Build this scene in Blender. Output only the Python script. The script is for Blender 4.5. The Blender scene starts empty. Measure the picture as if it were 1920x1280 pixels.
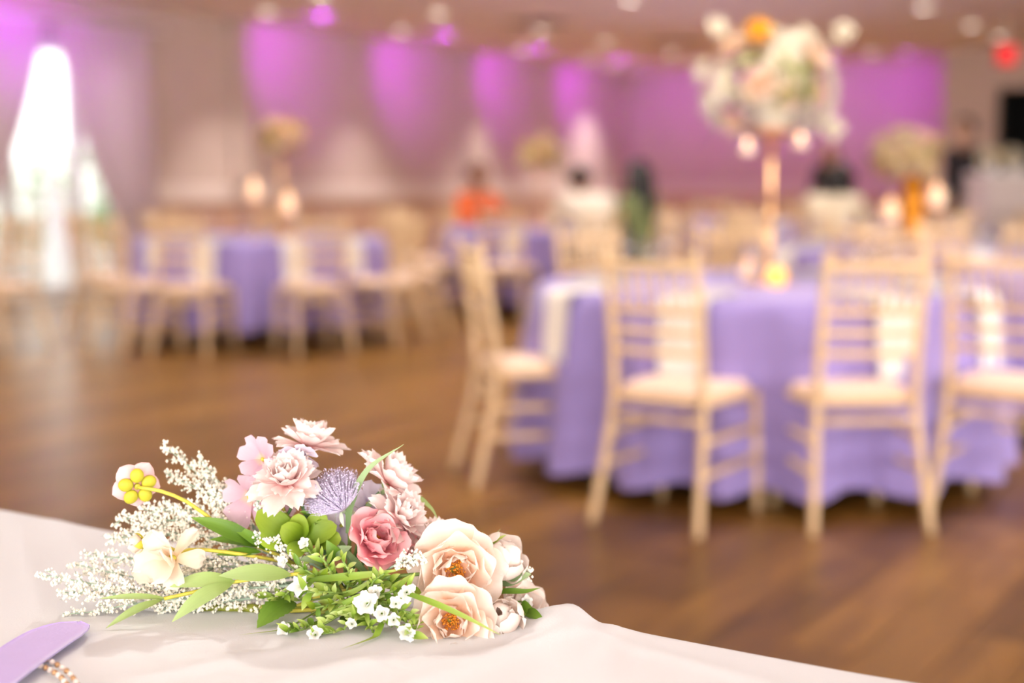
import bpy, math, random
import numpy as np
from mathutils import Vector, Matrix, noise

scene = bpy.context.scene
COL = scene.collection
PI = math.pi
def R(a): return math.radians(a)

# ------------------------------------------------------------------ camera
CAM = Vector((0.0, 0.0, 1.18))
YAW = R(32.7)                    # the view is turned to the left of the long wall's direction
PITCH = math.atan(300 / 2667.0)  # and slightly down
FPX = 2667.0                     # 50 mm on a 36 mm wide frame, in pixels of the 1920x1280 picture
cam_data = bpy.data.cameras.new('camera')
cam_data.sensor_width = 36.0
cam_data.lens = 50.0
cam_data.dof.use_dof = True
cam_data.dof.focus_distance = 1.345
cam_data.dof.aperture_fstop = 2.1
cam_data.clip_start = 0.05
cam = bpy.data.objects.new('camera', cam_data)
COL.objects.link(cam)
cam.location = CAM
cam.rotation_euler = (PI / 2 - PITCH, 0, YAW)
scene.camera = cam
RT = Vector((math.cos(YAW), math.sin(YAW), 0))     # camera right
FH = Vector((-math.sin(YAW), math.cos(YAW), 0))    # camera forward, level
UPW = Vector((0, 0, 1))
FW = FH * math.cos(PITCH) - UPW * math.sin(PITCH)
UPC = UPW * math.cos(PITCH) + FH * math.sin(PITCH)

# ------------------------------------------------------------------ colour management, sky
vs = scene.view_settings
vs.view_transform = 'Standard'
vs.look = 'None'
vs.gamma = 1.0
vs.use_curve_mapping = False
vs.exposure = 0.72
scene.cycles.max_bounces = 6
scene.cycles.diffuse_bounces = 3
scene.cycles.glossy_bounces = 2
scene.cycles.adaptive_threshold = 0.15
scene.cycles.adaptive_min_samples = 16
scene.cycles.transmission_bounces = 6
scene.cycles.transparent_max_bounces = 8
scene.cycles.caustics_reflective = False
scene.cycles.caustics_refractive = False
scene.cycles.sample_clamp_indirect = 6.0

world = bpy.data.worlds.new('sky')
scene.world = world
world.use_nodes = True
bg = world.node_tree.nodes['Background']
bg.inputs['Color'].default_value = (1.0, 0.985, 0.95, 1)
bg.inputs['Strength'].default_value = 1.8

CEIL = 3.0
WALL_X = -11.5       # long wall on the left
BACK_Y = 21.6        # far wall
RIGHT_X = 7.0
FRONT_Y = -5.0

def area_light(name, loc, target, sx, sy, power, color):
    l = bpy.data.lights.new(name, 'AREA')
    l.shape = 'RECTANGLE'
    l.size = sx; l.size_y = sy
    l.energy = power; l.color = color
    o = bpy.data.objects.new(name, l)
    COL.objects.link(o)
    o.location = loc
    o.rotation_euler = (Vector(target) - Vector(loc)).to_track_quat('-Z', 'Y').to_euler()
    return o
# added fill panels set in made-up windows behind and beside the photographer
FILL_FRONT = [(-2.6, 2.4), (0.8, 2.4), (4.2, 2.4)]
FILL_RIGHT = [(-2.6, 2.4), (1.2, 2.4), (5.0, 2.4), (9.5, 2.4)]
P_FILL = 82.0
for (x, w) in FILL_FRONT:
    area_light('added_fill', (x, FRONT_Y + 0.06, 1.2), (x, 3, 1.2), w, 1.8, P_FILL * 1.75, (1.0, 0.97, 0.94))
for (y, w) in FILL_RIGHT:
    area_light('added_fill', (RIGHT_X - 0.06, y, 1.2), (0, y, 1.2), w, 1.8, P_FILL * 1.35, (1.0, 0.97, 0.94))

# ------------------------------------------------------------------ from the picture to the place
def ray(px, py):
    d = FW + RT * ((px - 960) / FPX) + UPC * ((640 - py) / FPX)
    return d / d.dot(FH)
def at(px, py, d):                # the point seen at a pixel, d metres ahead
    return CAM + ray(px, py) * d
def on(px, py, z):                # the point seen at a pixel on a level plane
    r = ray(px, py)
    return CAM + r * ((z - CAM.z) / r.z)
def plan(xc, d, z=0.0):           # metres to the right of and ahead of the camera
    v = RT * xc + FH * d
    return Vector((v.x, v.y, z))
def wall_y(px):                   # where the long wall is seen at a pixel column
    r = ray(px, 340)
    return r.y * (WALL_X / r.x)

# ------------------------------------------------------------------ materials
MATS = {}
def nodes_of(name):
    m = bpy.data.materials.new(name)
    m.use_nodes = True
    nt = m.node_tree
    return m, nt, nt.nodes['Principled BSDF']
def sc_in(b, name, v):
    if name in b.inputs: b.inputs[name].default_value = v
def mat(name, col, rough=0.5, var=0.08, scale=20.0, bump=0.0, bscale=60.0, metal=0.0, spec=0.5, sheen=0.0, stretch=None, emit=None, estr=0.0):
    if name in MATS: return MATS[name]
    m, nt, b = nodes_of(name)
    N = nt.nodes; L = nt.links
    tc = N.new('ShaderNodeTexCoord'); mp = N.new('ShaderNodeMapping')
    L.new(tc.outputs['Object'], mp.inputs['Vector'])
    if stretch: mp.inputs['Scale'].default_value = stretch
    nz = N.new('ShaderNodeTexNoise'); nz.inputs['Scale'].default_value = scale; nz.inputs['Detail'].default_value = 4
    L.new(mp.outputs['Vector'], nz.inputs['Vector'])
    rp = N.new('ShaderNodeValToRGB')
    rp.color_ramp.elements[0].position = 0.3; rp.color_ramp.elements[1].position = 0.7
    rp.color_ramp.elements[0].color = tuple(max(0, c * (1 - var)) for c in col) + (1,)
    rp.color_ramp.elements[1].color = tuple(min(1, c * (1 + var)) for c in col) + (1,)
    L.new(nz.outputs['Fac'], rp.inputs['Fac'])
    L.new(rp.outputs['Color'], b.inputs['Base Color'])
    b.inputs['Roughness'].default_value = rough
    b.inputs['Metallic'].default_value = metal
    sc_in(b, 'Specular IOR Level', spec)
    if sheen: sc_in(b, 'Sheen Weight', sheen)
    if bump:
        n2 = N.new('ShaderNodeTexNoise'); n2.inputs['Scale'].default_value = bscale; n2.inputs['Detail'].default_value = 3
        L.new(mp.outputs['Vector'], n2.inputs['Vector'])
        bp = N.new('ShaderNodeBump'); bp.inputs['Strength'].default_value = bump; bp.inputs['Distance'].default_value = 0.01
        L.new(n2.outputs['Fac'], bp.inputs['Height']); L.new(bp.outputs['Normal'], b.inputs['Normal'])
    if emit:
        b.inputs['Emission Color'].default_value = tuple(emit) + (1,)
        b.inputs['Emission Strength'].default_value = estr
    MATS[name] = m
    return m
def petal_mat(name, base, mid, tip, rough=0.6, trans=0.35, veins=0.06, p_mid=0.45):
    """cloth petal or leaf: colour runs from base to tip along the UV's v, light shines through"""
    if name in MATS: return MATS[name]
    m, nt, b = nodes_of(name)
    N = nt.nodes; L = nt.links
    uv = N.new('ShaderNodeUVMap'); sp = N.new('ShaderNodeSeparateXYZ')
    L.new(uv.outputs['UV'], sp.inputs['Vector'])
    rp = N.new('ShaderNodeValToRGB')
    e = rp.color_ramp.elements
    e[0].position = 0.02; e[0].color = tuple(base) + (1,)
    e[1].position = 0.95; e[1].color = tuple(tip) + (1,)
    k = e.new(p_mid); k.color = tuple(mid) + (1,)
    L.new(sp.outputs['Y'], rp.inputs['Fac'])
    wv = N.new('ShaderNodeTexNoise'); wv.inputs['Scale'].default_value = 1.0; wv.inputs['Detail'].default_value = 3
    mp = N.new('ShaderNodeMapping'); mp.inputs['Scale'].default_value = (14, 2.0, 1)
    L.new(uv.outputs['UV'], mp.inputs['Vector']); L.new(mp.outputs['Vector'], wv.inputs['Vector'])
    oi = N.new('ShaderNodeObjectInfo')
    add = N.new('ShaderNodeMath'); add.operation = 'ADD'
    L.new(wv.outputs['Fac'], add.inputs[0]); L.new(oi.outputs['Random'], add.inputs[1])
    mr = N.new('ShaderNodeMapRange'); mr.inputs['From Min'].default_value = 0.3; mr.inputs['From Max'].default_value = 1.7
    mr.inputs['To Min'].default_value = 1 - veins; mr.inputs['To Max'].default_value = 1 + veins
    L.new(add.outputs[0], mr.inputs['Value'])
    hs = N.new('ShaderNodeHueSaturation'); L.new(rp.outputs['Color'], hs.inputs['Color']); L.new(mr.outputs['Result'], hs.inputs['Value'])
    L.new(hs.outputs['Color'], b.inputs['Base Color'])
    b.inputs['Roughness'].default_value = rough
    sc_in(b, 'Specular IOR Level', 0.3)
    tr = N.new('ShaderNodeBsdfTranslucent'); L.new(hs.outputs['Color'], tr.inputs['Color'])
    mx = N.new('ShaderNodeMixShader'); mx.inputs['Fac'].default_value = trans
    L.new(b.outputs[0], mx.inputs[1]); L.new(tr.outputs[0], mx.inputs[2])
    out = N['Material Output']; L.new(mx.outputs[0], out.inputs['Surface'])
    MATS[name] = m
    return m
def glass_mat(name, tint=(1, 1, 1), alpha=0.16, rough=0.03):
    """thin clear glass: mostly see-through with a glossy surface"""
    if name in MATS: return MATS[name]
    m, nt, b = nodes_of(name)
    N = nt.nodes; L = nt.links
    t = N.new('ShaderNodeBsdfTransparent'); t.inputs['Color'].default_value = tuple(tint) + (1,)
    g = N.new('ShaderNodeBsdfGlossy'); g.inputs['Roughness'].default_value = rough
    lw = N.new('ShaderNodeLayerWeight'); lw.inputs['Blend'].default_value = 0.5
    fr = N.new('ShaderNodeMath'); fr.operation = 'POWER'; fr.inputs[1].default_value = 4.0; L.new(lw.outputs['Facing'], fr.inputs[0])
    fr2 = fr; fr = N.new('ShaderNodeMath'); fr.operation = 'MULTIPLY'; fr.inputs[1].default_value = 0.5; L.new(fr2.outputs[0], fr.inputs[0])
    ad = N.new('ShaderNodeMath'); ad.operation = 'ADD'; ad.use_clamp = True; ad.inputs[1].default_value = alpha
    L.new(fr.outputs[0], ad.inputs[0])
    mx = N.new('ShaderNodeMixShader')
    L.new(ad.outputs[0], mx.inputs['Fac']); L.new(t.outputs[0], mx.inputs[1]); L.new(g.outputs[0], mx.inputs[2])
    L.new(mx.outputs[0], N['Material Output'].inputs['Surface'])
    MATS[name] = m
    return m
def emit_mat(name, col, strength, base=(0.8, 0.8, 0.8)):
    if name in MATS: return MATS[name]
    m, nt, b = nodes_of(name)
    b.inputs['Base Color'].default_value = tuple(base) + (1,)
    b.inputs['Emission Color'].default_value = tuple(col) + (1,)
    b.inputs['Emission Strength'].default_value = strength
    MATS[name] = m
    return m

# ------------------------------------------------------------------ mesh building
class MB:
    def __init__(s): s.v = []; s.f = []; s.uv = []; s.mi = []; s.cur = 0
    def quadgrid(s, pts, nu, nv, closed=False, uvs=None):
        """pts[j*(nu)+i]; rows j"""
        b = len(s.v); s.v += [tuple(p) for p in pts]
        for j in range(nv - 1):
            for i in range(nu if closed else nu - 1):
                i2 = (i + 1) % nu
                s.face((b + j * nu + i, b + j * nu + i2, b + (j + 1) * nu + i2, b + (j + 1) * nu + i))
        return b
    def face(s, f): s.f.append(tuple(f)); s.mi.append(s.cur)
    def box(s, lo, hi, M=None):
        x0, y0, z0 = lo; x1, y1, z1 = hi
        p = [Vector(c) for c in ((x0,y0,z0),(x1,y0,z0),(x1,y1,z0),(x0,y1,z0),(x0,y0,z1),(x1,y0,z1),(x1,y1,z1),(x0,y1,z1))]
        if M: p = [M @ q for q in p]
        b = len(s.v); s.v += [tuple(q) for q in p]
        for f in ((0,3,2,1),(4,5,6,7),(0,1,5,4),(1,2,6,5),(2,3,7,6),(3,0,4,7)): s.face([b + i for i in f])
    def tube(s, path, rad, seg=8, cap=True):
        n = len(path)
        path = [Vector(p) for p in path]
        if not hasattr(rad, '__len__'): rad = [rad] * n
        b = len(s.v)
        ref = None
        for i, p in enumerate(path):
            t = (path[min(i + 1, n - 1)] - path[max(i - 1, 0)])
            t = t.normalized() if t.length > 1e-9 else Vector((0, 0, 1))
            if ref is None:
                ref = t.orthogonal().normalized()
            else:
                ref = (ref - t * ref.dot(t))
                ref = ref.normalized() if ref.length > 1e-6 else t.orthogonal().normalized()
            c = t.cross(ref)
            for k in range(seg):
                a = 2 * PI * k / seg
                s.v.append(tuple(p + (ref * math.cos(a) + c * math.sin(a)) * rad[i]))
        for i in range(n - 1):
            for k in range(seg):
                k2 = (k + 1) % seg
                s.face((b + i * seg + k, b + i * seg + k2, b + (i + 1) * seg + k2, b + (i + 1) * seg + k))
        if cap:
            s.face([b + k for k in reversed(range(seg))]); s.face([b + (n - 1) * seg + k for k in range(seg)])
    def lathe(s, prof, seg=24, M=None, caps=True):
        b = len(s.v); n = len(prof)
        for (r, z) in prof:
            for k in range(seg):
                a = 2 * PI * k / seg
                p = Vector((r * math.cos(a), r * math.sin(a), z))
                if M: p = M @ p
                s.v.append(tuple(p))
        for i in range(n - 1):
            for k in range(seg):
                k2 = (k + 1) % seg
                s.face((b + i * seg + k, b + i * seg + k2, b + (i + 1) * seg + k2, b + (i + 1) * seg + k))
        if caps:
            if prof[0][0] > 1e-5: s.face([b + k for k in reversed(range(seg))])
            if prof[-1][0] > 1e-5: s.face([b + (n - 1) * seg + k for k in range(seg)])
    def ball(s, c, r, seg=8, rings=5, sc=(1, 1, 1)):
        c = Vector(c); b = len(s.v)
        s.v.append(tuple(c + Vector((0, 0, -r * sc[2]))))
        for i in range(1, rings):
            th = -PI / 2 + PI * i / rings
            for k in range(seg):
                a = 2 * PI * k / seg
                s.v.append(tuple(c + Vector((r * math.cos(th) * math.cos(a) * sc[0], r * math.cos(th) * math.sin(a) * sc[1], r * math.sin(th) * sc[2]))))
        s.v.append(tuple(c + Vector((0, 0, r * sc[2]))))
        top = len(s.v) - 1
        for k in range(seg):
            k2 = (k + 1) % seg
            s.face((b, b + 1 + k2, b + 1 + k))
            for i in range(rings - 2):
                o = b + 1 + i * seg
                s.face((o + k, o + k2, o + seg + k2, o + seg + k))
            o = b + 1 + (rings - 2) * seg
            s.face((o + k, o + k2, top))
    def octa(s, c, r, up=None):
        c = Vector(c); b = len(s.v)
        for d in ((r,0,0),(-r,0,0),(0,r,0),(0,-r,0),(0,0,r),(0,0,-r)): s.v.append(tuple(c + Vector(d)))
        for f in ((0,2,4),(2,1,4),(1,3,4),(3,0,4),(2,0,5),(1,2,5),(3,1,5),(0,3,5)): s.face([b + i for i in f])
    def spike(s, a, d, r):
        a = Vector(a); d = Vector(d); t = d.normalized(); o = t.orthogonal().normalized(); c = t.cross(o); b = len(s.v)
        for k in range(3):
            an = 2 * PI * k / 3
            s.v.append(tuple(a + (o * math.cos(an) + c * math.sin(an)) * r))
        s.v.append(tuple(a + d))
        for k in range(3): s.face((b + k, b + (k + 1) % 3, b + 3))
    def add(s, other, M=None):
        b = len(s.v)
        s.v += [tuple(M @ Vector(p)) if M else p for p in other.v]
        for f, m in zip(other.f, other.mi): s.f.append(tuple(b + i for i in f)); s.mi.append(m)
        if other.uv:
            while len(s.uv) < b: s.uv.append((0.5, 0.5))
            s.uv += list(other.uv)
    def mesh(s, name, mats, smooth=True):
        me = bpy.data.meshes.new(name)
        me.from_pydata(s.v, [], s.f)
        if not isinstance(mats, (list, tuple)): mats = [mats]
        for m in mats: me.materials.append(m)
        if len(mats) > 1: me.polygons.foreach_set('material_index', s.mi)
        if smooth: me.polygons.foreach_set('use_smooth', [True] * len(me.polygons))
        if s.uv:
            while len(s.uv) < len(s.v): s.uv.append((0.5, 0.5))
            l = me.uv_layers.new(name='UVMap')
            idx = np.empty(len(me.loops), dtype=np.int32); me.loops.foreach_get('vertex_index', idx)
            l.data.foreach_set('uv', np.array(s.uv, dtype=np.float32)[idx].ravel())
        me.update()
        return me
    def build(s, name, mats, parent=None, smooth=True, loc=None):
        return put(name, s.mesh(name, mats, smooth), parent, loc)

def put(name, me, parent=None, loc=None, M=None):
    o = bpy.data.objects.new(name, me)
    COL.objects.link(o)
    if parent: o.parent = parent
    if M is not None: o.matrix_basis = M
    elif loc is not None: o.location = loc
    return o
def smart(o, ang=40):
    """flat faces stay flat, curved ones smooth"""
    try: o.data.set_sharp_from_angle(angle=R(ang))
    except Exception: pass
    return o
def empty(name, loc, rz=0.0):
    o = bpy.data.objects.new(name, None)
    o.empty_display_size = 0.05
    COL.objects.link(o)
    o.location = loc; o.rotation_euler = (0, 0, rz)
    return o
def tag(o, label=None, cat=None, group=None, kind=None):
    if label: o['label'] = label
    if cat: o['category'] = cat
    if group: o['group'] = group
    if kind: o['kind'] = kind
    return o
def copy_tree(src, loc, rz, label=None):
    r = src.copy(); COL.objects.link(r); r.location = loc; r.rotation_euler = (0, 0, rz)
    if label: r['label'] = label
    for ch in src.children:
        c = ch.copy(); COL.objects.link(c); c.parent = r
        for g in ch.children:
            d = g.copy(); COL.objects.link(d); d.parent = c
    return r

# ================================================================== the room
M_WALL = mat('wall_paint', (0.63, 0.50, 0.44), 0.75, 0.03, 3)
M_WAINSCOT = mat('wainscot_paint', (0.60, 0.38, 0.27), 0.6, 0.06, 5)
M_RAIL = mat('chair_rail_paint', (0.80, 0.68, 0.62), 0.5, 0.02, 6)
M_CEIL = mat('ceiling_paint', (0.94, 0.83, 0.82), 0.8, 0.02, 3)
M_WHITE = mat('white_gloss_paint', (0.85, 0.84, 0.80), 0.35, 0.02, 8)
M_BLACK = mat('black_paint', (0.012, 0.011, 0.011), 0.5, 0.2, 10)

def plank_material():
    m, nt, b = nodes_of('floor_plank_wood')
    N = nt.nodes; L = nt.links
    g = N.new('ShaderNodeNewGeometry'); sp = N.new('ShaderNodeSeparateXYZ'); L.new(g.outputs['Position'], sp.inputs['Vector'])
    def math_(op, a, bb):
        n = N.new('ShaderNodeMath'); n.operation = op
        for i, q in enumerate((a, bb)):
            if q is None: continue
            if isinstance(q, (int, float)): n.inputs[i].default_value = q
            else: L.new(q, n.inputs[i])
        return n.outputs[0]
    col = math_('FLOOR', math_('DIVIDE', sp.outputs['X'], PLANK_W), None)
    off = math_('MULTIPLY', math_('FRACT', math_('MULTIPLY', col, 0.37), None), PLANK_L)
    row = math_('FLOOR', math_('DIVIDE', math_('ADD', sp.outputs['Y'], off), PLANK_L), None)
    cb = N.new('ShaderNodeCombineXYZ'); L.new(col, cb.inputs['X']); L.new(row, cb.inputs['Y'])
    wn = N.new('ShaderNodeTexWhiteNoise'); wn.noise_dimensions = '2D'; L.new(cb.outputs[0], wn.inputs['Vector'])
    mp = N.new('ShaderNodeMapping'); mp.inputs['Scale'].default_value = (9, 1.1, 1)
    L.new(g.outputs['Position'], mp.inputs['Vector'])
    ad = N.new('ShaderNodeVectorMath'); ad.operation = 'ADD'; L.new(mp.outputs[0], ad.inputs[0]); L.new(wn.outputs['Color'], ad.inputs[1])
    nz = N.new('ShaderNodeTexNoise'); nz.inputs['Scale'].default_value = 2.2; nz.inputs['Detail'].default_value = 6; nz.inputs['Distortion'].default_value = 0.6
    L.new(ad.outputs[0], nz.inputs['Vector'])
    f = math_('ADD', math_('MULTIPLY', nz.outputs['Fac'], 0.75), math_('MULTIPLY', wn.outputs['Value'], 0.35))
    rp = N.new('ShaderNodeValToRGB'); e = rp.color_ramp.elements
    e[0].position = 0.25; e[0].color = (0.106, 0.049, 0.007, 1)
    e[1].position = 0.85; e[1].color = (0.32, 0.158, 0.028, 1)
    k = e.new(0.55); k.color = (0.205, 0.097, 0.015, 1)
    L.new(f, rp.inputs['Fac']); L.new(rp.outputs['Color'], b.inputs['Base Color'])
    b.inputs['Roughness'].default_value = 0.33
    sc_in(b, 'Specular IOR Level', 0.25)
    bp = N.new('ShaderNodeBump'); bp.inputs['Strength'].default_value = 0.12; bp.inputs['Distance'].default_value = 0.004
    L.new(nz.outputs['Fac'], bp.inputs['Height']); L.new(bp.outputs['Normal'], b.inputs['Normal'])
    return m
PLANK_W, PLANK_L = 0.19, 1.3
M_PLANK = plank_material()
M_SUBFLOOR = mat('subfloor', (0.05, 0.03, 0.02), 0.8)

mb = MB(); mb.box((WALL_X - 0.2, FRONT_Y - 0.2, -0.15), (RIGHT_X + 0.2, BACK_Y + 3.2, -0.012))
floor = tag(mb.build('floor', M_SUBFLOOR, smooth=False), 'dark brown wood plank floor with a soft sheen', kind='structure')
# planks run along the long wall; a narrow joint is left between them
def plank_rect(c, r):
    off = (c * 0.37) % 1.0 * PLANK_L
    return (c * PLANK_W + 0.0015, r * PLANK_L - off + 0.0015, (c + 1) * PLANK_W - 0.0015, (r + 1) * PLANK_L - off - 0.0015)
cells = []
for c in range(math.floor(WALL_X / PLANK_W), math.ceil(RIGHT_X / PLANK_W)):
    for r in range(math.floor(FRONT_Y / PLANK_L) , math.ceil((BACK_Y + 2.5) / PLANK_L) + 1):
        x0, y0, x1, y1 = plank_rect(c, r)
        x0 = max(x0, WALL_X); x1 = min(x1, RIGHT_X); y0 = max(y0, FRONT_Y); y1 = min(y1, BACK_Y + 3.0)
        if x1 - x0 < 0.02 or y1 - y0 < 0.02: continue
        v = Vector(((x0 + x1) / 2, (y0 + y1) / 2, 0)) - CAM
        d = v.dot(FH); key = 1e9
        if d > 0.8:
            px = 960 + FPX * v.dot(RT) / v.dot(FW); py = 640 - FPX * v.dot(UPC) / v.dot(FW)
            hidden = py > 965 + px * 0.185 + 25
            if -150 < px < 2070 and py < 1300 and not hidden: key = d
        cells.append((key, x0, y0, x1, y1))
cells.sort()
plank_me = {}
rest = MB()
for i, (key, x0, y0, x1, y1) in enumerate(cells):
    w, l = round(x1 - x0, 4), round(y1 - y0, 4)
    if i < 300 and key < 1e8:
        if (w, l) not in plank_me:
            q = MB(); q.box((-w / 2, -l / 2, -0.012), (w / 2, l / 2, 0)); plank_me[(w, l)] = q.mesh('plank', M_PLANK, False)
        put('plank', plank_me[(w, l)], floor, ((x0 + x1) / 2, (y0 + y1) / 2, 0))
    else:
        b = len(rest.v)
        rest.v += [(x0, y0, 0), (x1, y0, 0), (x1, y1, 0), (x0, y1, 0), (x0, y0, -0.011), (x1, y0, -0.011), (x1, y1, -0.011), (x0, y1, -0.011)]
        for f in ((0,1,2,3),(0,4,5,1),(1,5,6,2),(2,6,7,3),(3,7,4,0)): rest.face([b + k for k in f])
tag(rest.build('plank_field', M_PLANK, floor, smooth=False), kind='stuff')

def wall_boxes(name, boxes, m, label=None):
    q = MB()
    for lo, hi in boxes: q.box(lo, hi)
    return tag(q.build(name, m, smooth=False), label, kind='structure')

# long wall with the curtained doorway
DY0, DY1, DZ = 8.05, 10.62, 2.62
T = 0.2
wall_left = wall_boxes('wall_left', [
    ((WALL_X - T, FRONT_Y - T, 0), (WALL_X, DY0, CEIL)),
    ((WALL_X - T, DY0, DZ), (WALL_X, DY1, CEIL)),
    ((WALL_X - T, DY1, 0), (WALL_X, BACK_Y + T, CEIL))], M_WALL, 'long beige wall washed with purple light')
JOG_X, JOG_Y = -5.85, 20.3
wall_back = wall_boxes('wall_back', [((WALL_X, BACK_Y, 0), (JOG_X + 0.2, BACK_Y + T, CEIL)),
    ((JOG_X, JOG_Y, 0), (JOG_X + 0.2, BACK_Y, CEIL))], M_WALL, 'far wall lit purple from above')
# nearer stretch of the far wall with a dark opening
r0 = ray(1862, 340); OX0 = r0.x * (JOG_Y / r0.y); OX1 = OX0 + 1.3; OZ = 2.45
wall_end = wall_boxes('wall_end', [((JOG_X + 0.2, JOG_Y, 0), (OX0, JOG_Y + T, CEIL)), ((OX0, JOG_Y, OZ), (OX1, JOG_Y + T, CEIL)),
    ((OX1, JOG_Y, 0), (RIGHT_X + T, JOG_Y + T, CEIL))], M_WALL, 'beige wall with a dark doorway at the far right')
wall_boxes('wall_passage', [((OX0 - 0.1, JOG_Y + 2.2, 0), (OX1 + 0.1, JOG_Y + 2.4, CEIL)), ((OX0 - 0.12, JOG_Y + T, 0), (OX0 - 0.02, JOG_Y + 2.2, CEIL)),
    ((OX1 + 0.02, JOG_Y + T, 0), (OX1 + 0.12, JOG_Y + 2.2, CEIL)), ((OX0 - 0.12, JOG_Y + T, OZ), (OX1 + 0.12, JOG_Y + 2.4, OZ + 0.1))], M_BLACK, 'passage behind the doorway, coloured black for its darkness')  # the passage's darkness is put into the black wall colour
# unseen walls behind and right of the photographer, openings made up for the fill
bx = []; xs = sorted(FILL_FRONT); prev = WALL_X - T
for x, w in xs: bx.append(((prev, FRONT_Y - T, 0), (x - w / 2, FRONT_Y, CEIL))); prev = x + w / 2
bx.append(((prev, FRONT_Y - T, 0), (RIGHT_X + T, FRONT_Y, CEIL)))
for x, w in xs: bx += [((x - w / 2, FRONT_Y - T, 0), (x + w / 2, FRONT_Y, 0.3)), ((x - w / 2, FRONT_Y - T, 2.1), (x + w / 2, FRONT_Y, CEIL))]
wall_boxes('wall_front', bx, M_WALL)
bx = []; prev = FRONT_Y - T
for y, w in FILL_RIGHT: bx.append(((RIGHT_X, prev, 0), (RIGHT_X + T, y - w / 2, CEIL))); prev = y + w / 2
bx.append(((RIGHT_X, prev, 0), (RIGHT_X + T, JOG_Y, CEIL)))
for y, w in FILL_RIGHT: bx += [((RIGHT_X, y - w / 2, 0), (RIGHT_X + T, y + w / 2, 0.3)), ((RIGHT_X, y - w / 2, 2.1), (RIGHT_X + T, y + w / 2, CEIL))]
wall_boxes('wall_right', bx, M_WALL)
mb = MB(); mb.box((WALL_X - T, FRONT_Y - T, CEIL), (RIGHT_X + T, BACK_Y + 3.2, CEIL + 0.15))
tag(mb.build('ceiling', M_CEIL, smooth=False), 'low beige ceiling with recessed downlights', kind='structure')

# wainscot, chair rail and baseboard along the long wall and the far wall
def run(name, z0, z1, depth, m):
    bxs = [((WALL_X, DY1 + 0.12, z0), (WALL_X + depth, BACK_Y - depth, z1)), ((WALL_X, BACK_Y - depth, z0), (JOG_X, BACK_Y, z1)),
           ((JOG_X - depth, JOG_Y, z0), (JOG_X, BACK_Y - depth, z1)), ((JOG_X - depth, JOG_Y - depth, z0), (OX0 - 0.1, JOG_Y, z1)), ((WALL_X, FRONT_Y, z0), (WALL_X + depth, DY0 - 0.12, z1))]
    q = MB()
    for lo, hi in bxs: q.box(lo, hi)
    return tag(q.build(name, m, smooth=False), kind='structure')
run('trim_1', 0.14, 0.95, 0.015, M_WAINSCOT)['label'] = 'tan wainscot below the chair rail'
run('trim_2', 0.95, 1.15, 0.045, M_RAIL)['label'] = 'pale wide chair rail along the walls'
run('baseboard_left', 0.0, 0.14, 0.025, M_RAIL)
# shallow pilasters on the long wall
n = 3
for (a, b_) in ((432, 462), (866, 906)):
    y0, y1 = wall_y(a), wall_y(b_)
    q = MB(); q.box((WALL_X, y0, 1.15), (WALL_X + 0.09, y1, CEIL - 0.06)); q.box((WALL_X, y0 - 0.04, CEIL - 0.06), (WALL_X + 0.12, y1 + 0.04, CEIL)); q.box((WALL_X, y0 - 0.03, 1.15), (WALL_X + 0.11, y1 + 0.03, 1.24))
    tag(q.build('trim_%d' % n, M_WALL, smooth=False), 'shallow beige pilaster on the long wall', kind='structure'); n += 1

# ------------------------------------------------------------------ doorway: frame, glazing, curtains, what lies outside
door = empty('door_1', (WALL_X - 0.1, (DY0 + DY1) / 2, 0)); tag(door, 'white glazed double doors behind parted drapes', kind='structure')
L0 = door.location
def dbox(name, lo, hi, m, parent=door):
    q = MB(); q.box(Vector(lo) - L0, Vector(hi) - L0); return q.build(name, m, parent, smooth=False)
xa, xb = WALL_X - 0.15, WALL_X - 0.05
dbox('frame', (xa, DY0, 0), (xb, DY0 + 0.07, DZ), M_WHITE); dbox('frame', (xa, DY1 - 0.07, 0), (xb, DY1, DZ), M_WHITE)
dbox('frame', (xa, DY0, DZ - 0.07), (xb, DY1, DZ), M_WHITE)
M_PANE = glass_mat('door_glass', (0.99, 1.0, 1.0), 0.02, 0.02)
ym = 9.02
for (ya, yb) in ((DY0 + 0.08, ym - 0.005), (ym + 0.005, 9.85), (9.86, DY1 - 0.08)):
    lf = MB()
    for lo, hi in (((xa + .02, ya, 0.02), (xb - .02, ya + 0.07, DZ - 0.08)), ((xa + .02, yb - 0.07, 0.02), (xb - .02, yb, DZ - 0.08)),
                   ((xa + .02, ya + 0.07, 0.02), (xb - .02, yb - 0.07, 0.14)), ((xa + .02, ya + 0.07, DZ - 0.16), (xb - .02, yb - 0.07, DZ - 0.08))):
        lf.box(Vector(lo) - L0, Vector(hi) - L0)
    leaf = lf.build('door_leaf', M_WHITE, door, smooth=False)
    q = MB(); q.box(Vector((xa + 0.045, ya + 0.07, 0.14)) - L0, Vector((xa + 0.053, yb - 0.07, DZ - 0.16)) - L0); q.build('pane', M_PANE, leaf, smooth=False)
    q = MB(); q.tube([Vector((xb + 0.03, yb - 0.035, 0.95)) - L0, Vector((xb + 0.03, yb - 0.035, 1.1)) - L0], 0.012); q.build('handle', mat('steel', (0.6, 0.6, 0.6), 0.3, metal=1), leaf)

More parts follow.
